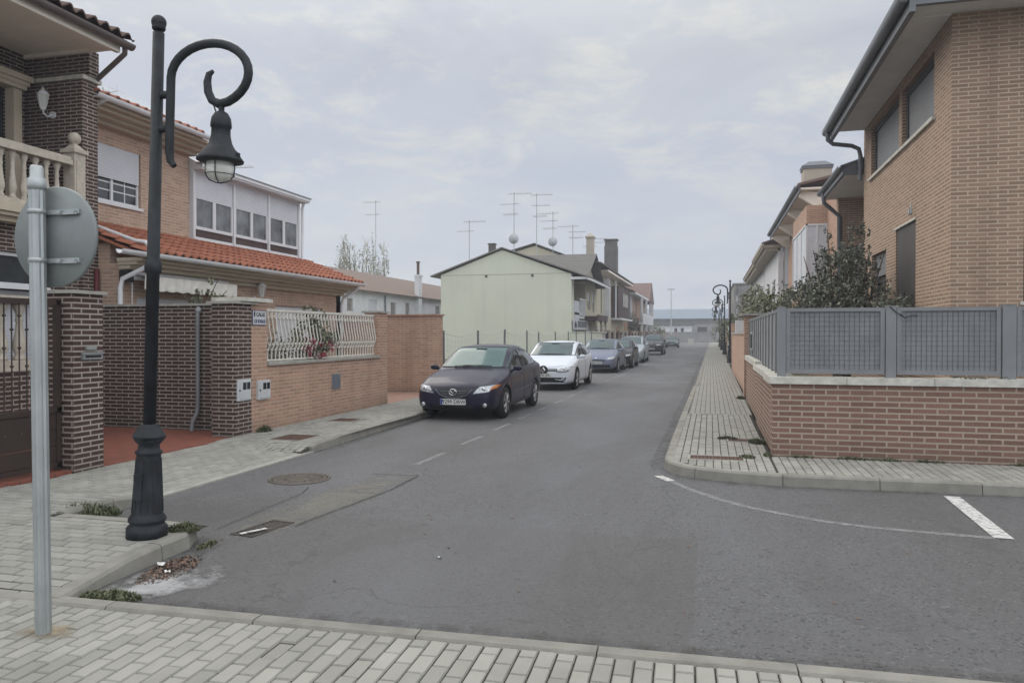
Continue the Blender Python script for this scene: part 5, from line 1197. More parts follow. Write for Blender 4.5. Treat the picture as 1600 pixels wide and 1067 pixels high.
# ------------------------------------------------------------------ end of the street
SH = thing('warehouse', 'long low warehouse with a blue grey roof across the end of the street', 'warehouse', (-15, 190, 0))
q = MB(SH); q.box(-70, 30, 186, 186.4, 0, 4.3); q.build('wall', 'stone_grey')
q = MB(SH); q.box(-70, 30, 185.7, 186, 4.3, 5.4); q.build('fascia', 'tile_grey')
q = MB(SH); tile_plane(q, [(-72, 185.2, 5.4), (32, 185.2, 5.4), (32, 205, 8.3), (-72, 205, 8.3)]); q.build('roof', 'shed_roof')
q = MB(SH)
for k in range(9): x = -24+4.2*k; q.box(x, x+2.2, 185.95, 186, 1.8, 3.4)
q.build('opening', 'dark')
q = MB(); q.box(-60, 30, 160, 160.3, 0, 2.0); q.box(-60, 30, 159.9, 160.4, 2.0, 2.15); solo('boundary_wall', q, 'stone_grey', 'long grey boundary wall crossing the far end of the street', 'wall')
WB = thing('white_shed', 'small white gatehouse with two doorways at the end of the street', 'shed', (-6, 170, 0))
q = MB(WB); q.box(-12, -4, 168, 172, 0, 3.6); q.build('wall', 'stucco_white'); q = MB(WB); q.box(-7.6, -7.0, 167.9, 168, .2, 3.0); q.box(-6.2, -5.6, 167.9, 168, .2, 3.0); q.build('doorway', 'dark'); q = MB(WB); q.box(-12.4, -3.6, 167.6, 172.4, 3.6, 3.85); q.build('roof', 'tile_grey')
MA = thing('light_mast', 'tall thin floodlight mast standing at the end of the street', 'mast', (-7.4, 150, 0))
q = MB(MA); q.tube([(-7.4, 150, 0), (-7.4, 150, 10.3)], [.14, .07], 8); q.build('pole', 'galv'); q = MB(MA); q.box(-8.1, -6.7, 149.9, 150.1, 10.3, 10.5); q.build('lamp_head', 'galv')
q = MB(); q.box(-3.3, -2.5, 118, 118.6, 0, .9); q.box(-3.35, -2.45, 117.95, 118.65, .9, 1.0); solo('rubbish_bin', q, 'stone_w', 'small white container on the road behind the last parked car', 'container')
for i, (x, y, l_) in enumerate(((-6.4, 128, 'left'), (-5.5, 128, 'right'))):
    q = MB(); q.tube([(x, y, 0), (x, y, .8)], .1, 8, 0); q.tube([(x, y, .8), (x, y, 1.2)], .105, 8, 1); q.tube([(x, y, 1.2), (x, y, 1.6)], .1, 8, 0); solo('barrier_post', q, ['redlens', 'stone_w'], 'red and white striped barrier post at the street end, '+l_+' of the pair', 'post')
r2 = random.Random(41)
for nm_, x0_, x1_, h0_, h1_, k_, ln_, lb in (('left', -45.2, -42.2, 8.2, 10.6, 9, 60, 'thin nearly bare poplar, left of the three behind the terracotta roof'),
    ('mid', -41.9, -39.6, 9.6, 13.2, 8, 210, 'tallest pale leafy poplar, middle of the three behind the terracotta roof'),
    ('right', -38.6, -36.4, 9.4, 12.4, 8, 190, 'pale leafy poplar beside the thin antenna mast, right of the three behind the terracotta roof')):
    PT = thing('poplar_tree', lb, 'tree', ((x0_+x1_)/2, 80, 0), 'poplars behind the terracotta roof'); q = MB(PT); tw = []
    for k in range(k_):
        x, y = r2.uniform(x0_, x1_), 80+r2.uniform(-1.6, 1.6); h = r2.uniform(h0_, h1_); q.tube([(x0_*.5+x1_*.5, 80, 0), (x+r2.uniform(-.3, .3), y, h*.5), (x+r2.uniform(-.3, .3), y, h)], [.14, .07, .02], 5); tw.append((x, y, h))
        for _ in range(16):
            z = h*r2.uniform(.45, .97); q.tube([(x, y, z), (x+r2.gauss(0, .35), y+r2.gauss(0, .35), z+r2.uniform(.7, 1.6))], [.03, .01], 4)
    q.build('trunk', 'poplar'); q = MB(PT)
    for x, y, h in tw: leafy(q, [(x, y, h-2.2, .6, .6, 2.4)], ln_, .2, r2)
    q.build('crown', 'poplar')

# trees and shrubs of the right row
rt = random.Random(51)
CT = thing('evergreen_tree', 'dark glossy evergreen shrub tree rising behind the grey fence', 'tree', (2.7, 17.4, 0))
q = MB(CT)
for k in range(15):
    a = rt.uniform(0, 6.28); d = rt.uniform(.2, 1.0); e = (2.75+math.cos(a)*d*.85, 17.6+math.sin(a)*d*1.5, rt.uniform(3.0, 4.25-.7*d)); q.tube([(2.75, 17.6, .1), (2.75+math.cos(a)*d*.35, 17.6+math.sin(a)*d*.5, 1.7), e], [.05, .03, .007], 5)
q.build('trunk', 'bark'); q = MB(CT)
leafy(q, [(2.75, 17.5, 2.25, .8, 1.3, .75), (2.45, 18.4, 2.3, .5, 1.0, .6), (2.85, 17.2, 3.05, .5, .8, .55), (2.55, 17.9, 3.25, .32, .5, .42), (2.9, 17.0, 3.5, .24, .35, .42), (2.5, 17.6, 3.75, .13, .2, .35), (3.05, 17.0, 3.85, .13, .2, .3), (3.3, 16.4, 2.15, .5, .8, .45), (2.2, 19.6, 2.45, .45, .8, .6)], 12500, .078, rt)
q.build('crown', 'leaf')
shrub('laurel_bush', 'lower glossy bush just behind the fence beside the brick house', 'bush', [((3.3, 15.2, .1), (3.3, 15.2, 2.2))], [(3.3, 15.4, 1.95, .36, .5, .42), (3.05, 15.6, 1.8, .3, .5, .35)], 1300, .08, 'leaf', 52)
for i, (x, y, z, rx, ry, rz, n_, lb) in enumerate((
    (1.8, 26, 2.35, .5, 1.5, .8, 1700, 'olive green bush right above the orange pillar beyond the grey fence'),
    (2.1, 23.3, 2.3, .4, 1.1, .65, 1100, 'olive green bush between the orange pillar and the dark evergreen tree'),
    (1.75, 31, 2.6, .45, 2.2, 1.0, 1500, 'loose olive green tree left of the orange pillar, below the bay window house'),
    (1.6, 37, 2.7, .4, 2.4, 1.0, 1300, 'olive green tree beside the nearest far lamp post'),
    (1.35, 50, 2.1, .35, 2, .8, 600, 'small green street-side bush between the first and second far lamp posts'),
    (1.3, 64, 1.9, .5, 3, 1.1, 700, 'green bush behind the second far lamp post'),
    (1.3, 82, 2.0, .7, 4.5, 1.3, 700, 'hazy green tree near the third far lamp post'),
    (1.2, 108, 2.2, .9, 7, 1.6, 700, 'farthest hazy green tree overhanging the right pavement'))):
    shrub('garden_bush', lb, 'bush', [((x, y, .1), (x, y, z)), ((x, y+.3, .1), (x+.1, y+ry*.5, z+rz*.4)), ((x, y-.3, .1), (x-.1, y-ry*.5, z+rz*.3))], [(x, y, z, rx, ry, rz), (x+.1, y+ry*.4, z+rz*.45, rx*.6, ry*.5, rz*.55)], n_, .11 if y < 45 else .2, 'leaf2', 60+i, 'bushes along the right row of garden walls')

# antennas on the roofs
def antenna(label, x, y, z0, z1, arms=3, dish=None, loc=None, tw_=1.0):
    root = thing('antenna', label, 'antenna', (x, y, z0), 'television antennas on the roofs')
    q = MB(root); q.tube([(x, y, z0), (x, y, z1)], .03*tw_, 6); q.build('mast', 'galv')
    q = MB(root); r3 = random.Random(int(z1*100))
    for k in range(arms):
        z = z1-.12-k*(z1-z0)*.16; l_ = 1.5-.25*k; sx = r3.choice((-1, 1)); q.tube([(x-.25*sx*l_, y, z), (x+.75*sx*l_, y+.2, z+.02)], .018*tw_, 4)
        n_ = 8
        for j in range(n_): xx = x+sx*l_*(-.25+j/(n_-1)); q.tube([(xx, y-.22, z+.015), (xx, y+.22, z+.015)], .008*tw_, 4); q.tube([(xx, y, z-.12*(1 if k % 2 == 0 else .4)), (xx, y, z+.12*(1 if k % 2 == 0 else .4))], .008*tw_, 4)
    q.build('aerial', 'galv')
    if dish:
        q = MB(root); c = Vector((x, y-.12, dish)); q.lathe([(.33, .0), (.34, .008), (.22, .02), (.1, .03), (.002, .034)], c, 20, ax='y'); q.tube([c+Vector((0, 0, -.3)), c+Vector((.1, -.45, -.1))], .015, 4); q.build('dish', 'galv')
antenna('thin tall antenna mast above the terracotta roof', -26.5, 57, 6.3, 12.6, 2)
antenna('small antenna left of the green gable roof ridge', -16.2, 50, 5.6, 9.6, 2)
antenna('tall antenna with a round dish behind the green gable ridge', -12.6, 48.5, 6.9, 11.1, 3, 8.0)
antenna('tallest antenna right of the green gable ridge', -12.1, 53, 7.0, 11.8, 3)
antenna('antenna with a dish low beside the cream gable', -11.1, 54, 7.2, 10.6, 3, 8.4)
antenna('antenna left of the slim beige chimney', -10.0, 56, 7.2, 9.9, 3)
antenna('small antenna between the slim and the broad chimney', -9.1, 60, 7.6, 9.4, 3)
antenna('small antenna above the white glazed gallery', -16, 22.5, 5.8, 7.8, 2, None, None, .7)
antenna('small antenna behind the upper tiled eave of the orange brick house', -13.0, 13.9, 6.6, 7.15, 1, None, None, .5)

# ------------------------------------------------------------------ thin haze
hz = bpy.data.materials.new('haze_air'); hz.use_nodes = True; t = NT(hz.node_tree); t.n.clear()
pv = t.new('ShaderNodeVolumePrincipled'); pv.inputs['Color'].default_value = (.86, .90, 1, 1); pv.inputs['Density'].default_value = .0016; pv.inputs['Anisotropy'].default_value = 0
ou = t.new('ShaderNodeOutputMaterial'); t.link(pv.outputs[0], ou.inputs['Volume']); M['haze'] = hz
q = MB(); q.box(-950, 950, -100, 1650, -1.1, 15); stuff('haze', q, 'haze', 'thin pale haze over the whole street')
# ------------------------------------------------------------------ street lamps
def street_lamp(label, loc, lean, height=4.05, s=1.0):
    root = thing('street_lamp', label, 'street lamp', (0, 0, 0))
    B = MB(root)
    B.lathe([(.150, 0), (.150, .075), (.128, .10), (.120, .11), (.138, .125), (.138, .145), (.118, .175), (.112, .19), (.088, .63), (.088, .64), (.100, .655), (.100, .668), (.082, .68), (.076, .72), (.10, .745), (.105, .76)], (0, 0, 0), 28)
    B.lathe([(.108, .755), (.128, .782), (.128, .790), (.072, .87), (.062, .882)], (0, 0, 0), 8, smooth=False)
    for k in range(14):
        a = 2*math.pi*k/14; B.tube([(.112*math.cos(a), .112*math.sin(a), .20), (.089*math.cos(a), .089*math.sin(a), .61)], .008, 4)
    B.box(-.035, .035, -.118, -.095, .30, .50); B.build('base', 'lamp_iron')
    Pm = MB(root); Pm.lathe([(.048, .86), (.048, 2.05), (.060, 2.06), (.064, 2.10), (.060, 2.14), (.047, 2.16), (.043, height-.14)], (0, 0, 0), 18)
    Pm.lathe([(.043, height-.12), (.050, height-.11), (.050, height-.095)]+[(.056*math.cos(R(a)), height-.06+.056*math.sin(R(a))) for a in range(-30, 91, 15)], (0, 0, 0), 18); Pm.build('pole', 'lamp_iron')
    A = MB(root); cx, cz = .462, height-.49
    pts = [(.17, 0, height-1.17), (.135, 0, height-1.13), (.122, 0, height-1.05), (.122, 0, height-.62)]
    for a in range(180, -61, -12): pts.append((cx+.34*math.cos(R(a)), 0, cz+.24*math.sin(R(a))))
    pts += [(cx+.09, 0, cz-.222), (cx+.03, 0, cz-.19), (cx-.005, 0, cz-.125), (cx-.015, 0, cz-.05), (cx-.002, 0, cz+.008), (cx+.035, 0, cz+.03)]
    A.tube(pts, [.022, .028, .033]+[.033]*(len(pts)-8)+[.032, .031, .029, .024, .013], 12)
    A.tube([(.04, 0, height-.62), (.122, 0, height-.62)], .03, 10); A.tube([(.04, 0, height-.88), (.122, 0, height-.88)], .03, 10); A.build('scroll_arm', 'lamp_iron')
    lx, lz = cx+.115, height-.745; kr, kz = .90, .93
    Hd = MB(root); Hd.tube([(lx, 0, lz+.05), (lx, 0, lz-.03)], .022, 8)
    Hd.lathe([(r_*kr, lz-z*kz) for r_, z in [(0.02, 0.02), (0.055, 0.04), (0.078, 0.08), (0.085, 0.13), (0.085, 0.155), (0.076, 0.16), (0.078, 0.22), (0.092, 0.28), (0.118, 0.325), (0.15, 0.355), (0.165, 0.385), (0.19, 0.415), (0.188, 0.43), (0.12, 0.44), (0.02, 0.44)]], (lx, 0, 0), 26)
    Hd.tube([(lx-.05, 0, lz-.02), (lx-.07, 0, lz+.03), (lx-.03, 0, lz+.075)], .006, 5)
    for sx in (-1, 1): Hd.box(lx+sx*.152-.012, lx+sx*.152+.012, -.012, .012, lz-.375, lz-.34)
    hd = Hd.build('lantern_hood', 'lamp_iron')
    G = MB(hd); G.lathe([(.100, lz-.409), (.104, lz-.455), (.098, lz-.50), (.075, lz-.53), (.035, lz-.545), (.002, lz-.547)], (lx, 0, 0), 22); G.build('lantern_glass', 'lglass')
    G = MB(hd); G.lathe([(.026, lz-.409), (.03, lz-.45), (.024, lz-.49), (.008, lz-.51)], (lx, 0, 0), 10); G.build('bulb', 'sign_white')
    G = MB(hd)
    for k in range(4):
        a = math.pi/2*k+.3; c, d = math.cos(a), math.sin(a); G.tube([(lx+r_*c, r_*d, lz-z) for r_, z in ((.110, .40), (.110, .455), (.103, .505), (.078, .54), (.028, .558), (.0, .56))], .0045, 5)
    G.tube([(lx+.106*math.cos(a), .106*math.sin(a), lz-.50) for a in [2*math.pi*k/20 for k in range(21)]], .003, 4); G.build('wire_guard', 'lamp_iron')
    root.location = loc; root.rotation_euler = (0, lean, 0); root.scale = (s, s, s); return root
L1 = street_lamp('large black scroll lamp post in the left foreground leaning slightly', (-4.265, 4.98, .12), R(1.9))
L1['group'] = 'black scroll street lamps'
for (x, y), lb in zip([(1.05, 43.5), (1.06, 61), (1.08, 78), (1.1, 96)], ('nearest of the four far', 'second of the four far', 'third of the four far', 'farthest of the four far')):
    d = dup(L1, (x, y, .12), lb+' black scroll lamp posts along the right pavement', math.pi, (1.13, 1.13, 1.13)); d.rotation_euler = (0, 0, math.pi)

# ------------------------------------------------------------------ round sign seen from behind
SP = thing('road_sign', 'back of a round grey road sign on a fluted metal pole', 'road sign', (-3.60, 3.40, .03))
q = MB(SP); n_ = 40; prof = []
for k in range(n_):
    a = 2*math.pi*k/n_; prof.append((.040+.0025*math.cos(a*10), a))
vs = []
for z in (0, 2.50): vs += [(-3.60+r_*math.cos(a)-.0115*z, 3.40+r_*math.sin(a), .03+z) for r_, a in prof]
q.add(vs, [(k, (k+1) % n_, n_+(k+1) % n_, n_+k) for k in range(n_)], 0, False); q.build('pole', 'galv')
q = MB(SP); q.lathe([(.043, 2.50), (.048, 2.52), (.047, 2.56), (.034, 2.57), (.034, 2.625), (.028, 2.635)], (-3.628, 3.40, 0), 20); q.build('cap', 'galv')
cz, cx = 2.245, -3.565
q = MB(SP); q.lathe([(.278, .0), (.283, .006), (.283, .020), (.278, .022), (.270, .012), (.002, .012)], (cx, 3.452, cz), 48, ax='y'); dk_ = q.build('disc', 'signback')
for z in (cz+.135, cz-.135):
    q = MB(dk_)
    q.box(cx-.165, cx+.185, 3.437, 3.462, z-.013, z+.013); q.box(cx+.04, cx+.175, 3.429, 3.437, z-.017, z-.004); q.box(cx+.05, cx+.075, 3.42, 3.437, z-.012, z+.008); q.tube([(cx+.16, 3.44, z), (cx+.16, 3.425, z)], .009, 6); q.tube([(cx-.15, 3.44, z), (cx-.15, 3.425, z)], .009, 6)
    px = -3.60-.0115*(z-.03); q.lathe([(.043, z-.013), (.047, z-.012), (.047, z+.012), (.043, z+.013)], (px, 3.40, 0), 18)
    q.build('clamp', 'galv')
q = MB(dk_); Fb = Matrix(((1, 0, 0, cx+.222), (0, 0, -1, 3.4635), (0, 1, 0, cz+.03), (0, 0, 0, 1)))
for j, (w_, z) in enumerate(((.085, .03), (.075, 0), (.07, -.028))):
    for i in range(9): q.box(cx+.18+i*w_/9, cx+.18+(i+.62)*w_/9, 3.4625, 3.464, cz+.03+z-.006, cz+.03+z+.005)
q.build('maker_stamp', 'gutter_grey')

# ------------------------------------------------------------------ cars
def fin(body, n):
    return body
def catm(keys, y):
    if y <= keys[0][0]: return keys[0][1:]
    for a, b_ in zip(keys, keys[1:]):
        if y <= b_[0]:
            t_ = (y-a[0])/(b_[0]-a[0]); return tuple(p+(q_-p)*t_ for p, q_ in zip(a[1:], b_[1:]))
    return keys[-1][1:]
def ring(y, hw, zb, zs, zt, wr):
    k = min(1, max(0, (zt-zs-.08)/.3))
    half = [(0, zb), (hw*.80, zb), (hw*.955, zb+.05), (hw*.985, zb+.16), (hw, zb+(zs-zb)*.55), (hw*.985, zs-.07), (hw*.955, zs), (hw*.955+(wr-hw*.955)*.14-.01, zs+(zt-zs)*.10),
            (wr+.02*k+(hw*.9-wr)*.25*(1-k), zt-.085*k-(zt-zs)*.15*(1-k)), (wr*.90, zt-.022), (wr*.5, zt+.004), (0, zt+.012)]
    return [(x, y, z) for x, z in half]+[(-x, y, z) for x, z in half[-2:0:-1]]
SEDAN = [(0, .55, .30, .53, .57, .40), (.05, .72, .22, .60, .655, .55), (.2, .80, .19, .67, .735, .62), (.55, .855, .18, .76, .84, .68), (1.0, .875, .17, .85, .935, .70), (1.22, .878, .17, .88, .975, .71),
         (1.95, .878, .17, .92, 1.36, .675), (2.25, .878, .17, .935, 1.44, .665), (2.9, .878, .17, .96, 1.465, .655), (3.45, .875, .18, .99, 1.38, .645), (3.98, .86, .20, 1.0, 1.12, .67), (4.25, .83, .25, .99, 1.06, .64), (4.42, .76, .30, .92, .98, .6), (4.49, .6, .38, .8, .84, .5)]
HATCH = [(0, .55, .28, .55, .60, .42), (.05, .74, .20, .62, .69, .56), (.2, .82, .18, .70, .78, .63), (.5, .87, .17, .79, .88, .68), (.95, .90, .17, .88, .98, .71), (1.12, .904, .17, .90, 1.01, .72),
         (1.9, .905, .17, .94, 1.38, .70), (2.2, .905, .17, .955, 1.455, .69), (3.0, .905, .17, .99, 1.47, .675), (3.7, .90, .18, 1.03, 1.39, .65), (4.05, .87, .20, 1.05, 1.17, .65), (4.2, .82, .26, 1.02, 1.07, .58), (4.3, .68, .34, .88, .92, .5)]
def scaled(K, L, hw, H):
    l0, h0 = K[-1][0], max(k[4] for k in K); w0 = max(k[1] for k in K); a, b_, c = L/l0, hw/w0, H/h0
    return [(y*a, w_*b_, zb, zs*c, zt*c, wr*b_) for y, w_, zb, zs, zt, wr in K]
def paint(name, col, flake=.0, rough=.32):
    m = mat(name, col, rough, .18, flake, .04, 2, coat=.2); return m

def car(label, cx, y0, K, pm, wb, fo, feats, rot=0, roofz=None, detail=2, group='cars parked along the left kerb', wheel_r=.315, trim='black', plate=None, screen='screen2', rimm='alloy', rails=False):
    """front at y0 looking towards -y, centre line at cx; wb = wheelbase, fo = front overhang"""
    root = thing('parked_car', label, 'car', (0, 0, 0), group)
    L = K[-1][0]; hw = max(k[1] for k in K); H = max(k[4] for k in K)
    ys = sorted({k[0] for k in K} | {L*i/26 for i in range(27)})
    rings = [ring(y, *catm(K, y)) for y in ys]; n = len(rings[0])
    tm = bpy.data.meshes.new('tmp'); fs = [(i*n+k, i*n+(k+1) % n, (i+1)*n+(k+1) % n, (i+1)*n+k) for i in range(len(ys)-1) for k in range(n)]
    fs += [list(range(n))[::-1], [(len(ys)-1)*n+k for k in range(n)]]
    tm.from_pydata([v for r_ in rings for v in r_], [], fs); bm = bmesh.new(); bm.from_mesh(tm); bmesh.ops.recalc_face_normals(bm, faces=bm.faces[:]); bm.to_mesh(tm); bm.free()
    to = bpy.data.objects.new('tmp', tm); COL.objects.link(to); md = to.modifiers.new('s', 'SUBSURF'); md.levels = 1
    dg = bpy.context.evaluated_depsgraph_get(); sm = bpy.data.meshes.new_from_object(to.evaluated_get(dg))
    bvh = BVHTree.FromPolygons([v.co.copy() for v in sm.vertices], [tuple(p.vertices) for p in sm.polygons])
    axf, axr = fo, fo+wb; cut = MB()
    for y in (axf, axr):
        for s_ in (-1, 1): cut.lathe([(wheel_r+.055, s_*(hw-.27)), (wheel_r+.055, s_*(hw+.2))], (0, y, wheel_r-.01), 28, ax='x')
    cm = bpy.data.meshes.new('tmp2'); cm.from_pydata([tuple(v) for v in cut.v], [], cut.f); bm = bmesh.new(); bm.from_mesh(cm); bmesh.ops.recalc_face_normals(bm, faces=bm.faces[:]); bm.to_mesh(cm); bm.free()
    co = bpy.data.objects.new('tmp2', cm); COL.objects.link(co); bo_ = to.modifiers.new('b', 'BOOLEAN'); bo_.object = co; bo_.operation = 'DIFFERENCE'; bo_.solver = 'EXACT'
    dg = bpy.context.evaluated_depsgraph_get(); dg.update(); fm = bpy.data.meshes.new_from_object(to.evaluated_get(dg))
    for o in (to, co): bpy.data.objects.remove(o)
    fm.name = 'body'; fm.materials.clear(); fm.materials.append(pm); fm.materials.append(M['black'])
    for p in fm.polygons:
        c = p.center; p.use_smooth = True; inw = any(abs((c.y-y)**2+(c.z-(wheel_r-.01))**2)**.5 < wheel_r+.06 for y in (axf, axr)) and abs(c.x) < hw+.1 and abs(c.x) > hw-.3 and c.z < wheel_r*2.1
        r_ = min(((c.y-y)**2+(c.z-(wheel_r-.01))**2)**.5 for y in (axf, axr))
        if r_ < wheel_r+.0545 and abs(c.x) > hw-.32 or c.z < .2 and abs(p.normal.z) > .8: p.material_index = 1
        if r_ < wheel_r+.056 and abs(c.x) > hw-.32 and len(p.vertices) > 0 and abs(abs(p.normal.x)) < .3 and r_ > wheel_r+.04: p.material_index = 1; p.use_smooth = False
    body = bpy.data.objects.new('body', fm); COL.objects.link(body); body.parent = root
    def hit(d, a, b_):
        if d == 'f': o, v = Vector((a, -3, b_)), Vector((0, 1, 0))
        elif d == 'r': o, v = Vector((a, L+3, b_)), Vector((0, -1, 0))
        elif d == 'l': o, v = Vector((3, a, b_)), Vector((-1, 0, 0))
        elif d == 'o': o, v = Vector((-3, a, b_)), Vector((1, 0, 0))
        h = bvh.ray_cast(o, v); return (h[0], h[1]) if h[0] is not None else (None, None)
    def patch(mb, d, c, off=.006, nu=8, nv=6, m=0):
        P = []
        for j in range(nv+1):
            for i in range(nu+1):
                u, v = i/nu, j/nv
                a = (c[0][0]*(1-u)+c[1][0]*u)*(1-v)+(c[3][0]*(1-u)+c[2][0]*u)*v; b_ = (c[0][1]*(1-u)+c[1][1]*u)*(1-v)+(c[3][1]*(1-u)+c[2][1]*u)*v
                p, nn = hit(d, a, b_); P.append(p+nn*off if p is not None and nn is not None else None)
        # rims turn down to the body so the patch has thickness
        idx = {}; vs = []
        for k, p in enumerate(P):
            if p is not None: idx[k] = len(vs); vs.append(p)
        fs = []
        for j in range(nv):
            for i in range(nu):
                q_ = [j*(nu+1)+i, j*(nu+1)+i+1, (j+1)*(nu+1)+i+1, (j+1)*(nu+1)+i]
                if all(k in idx for k in q_):
                    pts = [vs[idx[k]] for k in q_]
                    if max((pts[a]-pts[(a+1) % 4]).length for a in range(4)) < .5: fs.append([idx[k] for k in q_])
        if vs: mb.add(vs, fs, m, True)
    def seam(mb, d, pts, w_=.006, off=.002):
        Q = []
        for a, b_ in zip(pts, pts[1:]):
            k = max(2, int(math.dist(a, b_)/.06))
            for i in range(k): t_ = i/k; h = hit(d, a[0]+(b_[0]-a[0])*t_, a[1]+(b_[1]-a[1])*t_); Q.append(h)
        h = hit(d, *pts[-1]); Q.append(h); Q = [h[0]+h[1]*off for h in Q if h[0] is not None]
        if len(Q) > 1: mb.tube(Q, w_*.5, 4)
    env = dict(root=root, body=body, patch=patch, seam=seam, hit=hit, L=L, hw=hw, H=H, K=K)
    # glass
    a0 = [k for k in K if k[4] > H*.62]
    ycowl, yroof = K[5][0], K[7][0]; zc = K[5][4]; zr_ = K[7][4]
    wc, wt = K[5][5], K[7][5]
    q = MB(body); patch(q, 'f', [(-wc*1.02, zc+.035), (wc*1.02, zc+.035), (wt*.99, zr_-.045), (-wt*.99, zr_-.045)], .006, 12, 8); ws_ = q.build('windscreen', screen)
    q = MB(body); seam(q, 'f', [(-wc*1.03, zc+.025), (wc*1.03, zc+.025), (wt*1.0, zr_-.038), (-wt*1.0, zr_-.038), (-wc*1.03, zc+.025)], .022, .004); q.build('windscreen_seal', 'black')
    if detail > 1:
        q = MB(ws_); c = hit('f', 0, zr_-.06)[0]
        if c is not None: q.box(-.12, .12, c.y-.05, c.y-.012, zr_-.115, zr_-.055)
        q.build('mirror_mount', 'black')
        q = MB(body)
        for s_ in (-1, 1):
            P_ = [hit('f', s_*.1+x, zc+.03+z) for x, z in ((-.3, .0), (0, .02), (.32, .012))]; P_ = [h[0]+h[1]*.02 for h in P_ if h[0] is not None]
            if len(P_) > 1: q.tube(P_, .008, 5)
        q.build('wiper', 'black')
    y1 = ycowl+.22; yb = ycowl+(K[9][0]-ycowl)*.50; ye = K[10][0]-.14
    zsb = catm(K, yb)[2]
    for d in ('l', 'o'):
        q = MB(body); patch(q, d, [(y1, catm(K, y1)[2]+.045), (yb-.03, zsb+.045), (yb-.03, catm(K, yb)[3]-.085), (yroof-.08, catm(K, yroof-.08)[3]-.10)], .006, 8, 5); q.build('side_window', 'carglass')
        yq = K[9][0]+.02; q = MB(body); patch(q, d, [(yb+.03, zsb+.045), (ye-.12, catm(K, ye)[2]+.045), (yq-.02, catm(K, yq)[3]-.095), (yb+.03, catm(K, yb+.03)[3]-.085)], .006, 9, 5); q.build('side_window', 'carglass')
        q = MB(body); seam(q, d, [(y1-.1, catm(K, y1)[2]+.03), (ye-.08, catm(K, ye)[2]+.03), (yq, catm(K, yq)[3]-.085), (yb, catm(K, yb)[3]-.075), (yroof-.1, catm(K, yroof-.1)[3]-.09), (y1-.1, catm(K, y1)[2]+.03)], .02, .004); seam(q, d, [(yb, catm(K, yb)[2]+.04), (yb, catm(K, yb)[3]-.08)], .04, .003); q.build('window_seal', 'black')
        if detail:
            q = MB(body); seam(q, d, [(ycowl-.02, .86), (ycowl-.02, .45), (ycowl+.05, .24)]); seam(q, d, [(yb, zsb+.02), (yb, .24)]); seam(q, d, [(ye-.25, .9), (axr-.42, .55), (axr-.45, .24)]); seam(q, d, [(ycowl+.03, .24), (axr-.42, .24)], .008)
            q.build('door_seam', 'black')
            for yy in (yb-.16, ye-.42):
                q = MB(body); h = hit(d, yy, zsb-.09)
                if h[0] is not None: p = h[0]+h[1]*.02; q.tube([p-Vector((0, .08, 0)), p, p+Vector((0, .08, 0))], .013, 6)
                q.build('door_handle', trim if trim != 'black' else pm)
        s_ = 1 if d == 'l' else -1
        q = MB(body); c = Vector((s_*(hw+.055), y1+.06, catm(K, y1)[2]+.09)); q.lathe([(.02, -.055), (.075, -.05), (.095, -.01), (.09, .03), (.05, .05), (.01, .055)], c, 12, ax='y'); q.v = [(c.x+(v[0]-c.x)*1.05, v[1], c.z+(v[2]-c.z)*.62) for v in q.v]; q.tube([c, c-Vector((s_*.13, -.02, .05))], .03, 6); q.build('wing_mirror', pm)
    q = MB(body); yr = K[10][0]; patch(q, 'r', [(-.5, catm(K, K[10][0]+.02)[3]-.02), (.5, catm(K, K[10][0]+.02)[3]-.02), (.48, catm(K, K[9][0])[3]-.06), (-.48, catm(K, K[9][0])[3]-.06)], .006, 6, 4); q.build('rear_window', 'carglass')
    for s_ in (-1, 1): q = MB(body); patch(q, 'r', [(s_*.5, .74), (s_*(hw-.12), .74), (s_*(hw-.12), .9), (s_*.52, .9)], .006, 4, 3); q.build('tail_light', 'redlens')
    # wheels
    for y in (axf, axr):
        for s_ in (-1, 1):
            q = MB(root); X = s_*(hw-.115); r_ = wheel_r
            q.lathe([(r_*.62, -.095), (r_*.93, -.10), (r_, -.07), (r_, .07), (r_*.93, .10), (r_*.62, .095)], (X, y, r_), 30, ax='x'); wh_ = q.build('wheel', 'rubber')
            q = MB(wh_); xo = X+s_*.085
            q.lathe([(r_*.68, -.01), (r_*.66, .012), (r_*.60, .012), (r_*.58, -.02)], (xo, y, r_), 28, ax='x')
            ns = 7
            for k in range(ns):
                a = 2*math.pi*k/ns; c1, s1 = math.cos(a), math.sin(a)
                q.tube([(xo+s_*.004, y+c1*r_*.10, r_+s1*r_*.10), (xo+s_*.008, y+c1*r_*.38, r_+s1*r_*.38), (xo+s_*.002, y+c1*r_*.63, r_+s1*r_*.63)], [.030, .022, .026], 6)
            q.lathe([(r_*.16, -.02), (r_*.15, .015), (.01, .02)], (xo, y, r_), 14, ax='x'); q.build('rim', rimm)
            q = MB(wh_); q.lathe([(r_*.60, -.045), (r_*.60, -.04)], (xo, y, r_), 20, ax='x'); q.build('brake_disc', 'black')
    if rails:
        for s_ in (-1, 1): q = MB(body); q.tube([(s_*(wt-.02), y, catm(K, y)[3]+.045-(.04 if y in (yroof, K[9][0]) else 0)) for y in (yroof, yroof+.15, yroof+.7, K[9][0]-.2, K[9][0])], .018, 6); q.build('roof_rail', rimm)
    feats(env, MB)
    root.location = (cx, y0, .0); root.rotation_euler = (0, 0, rot)
    return root
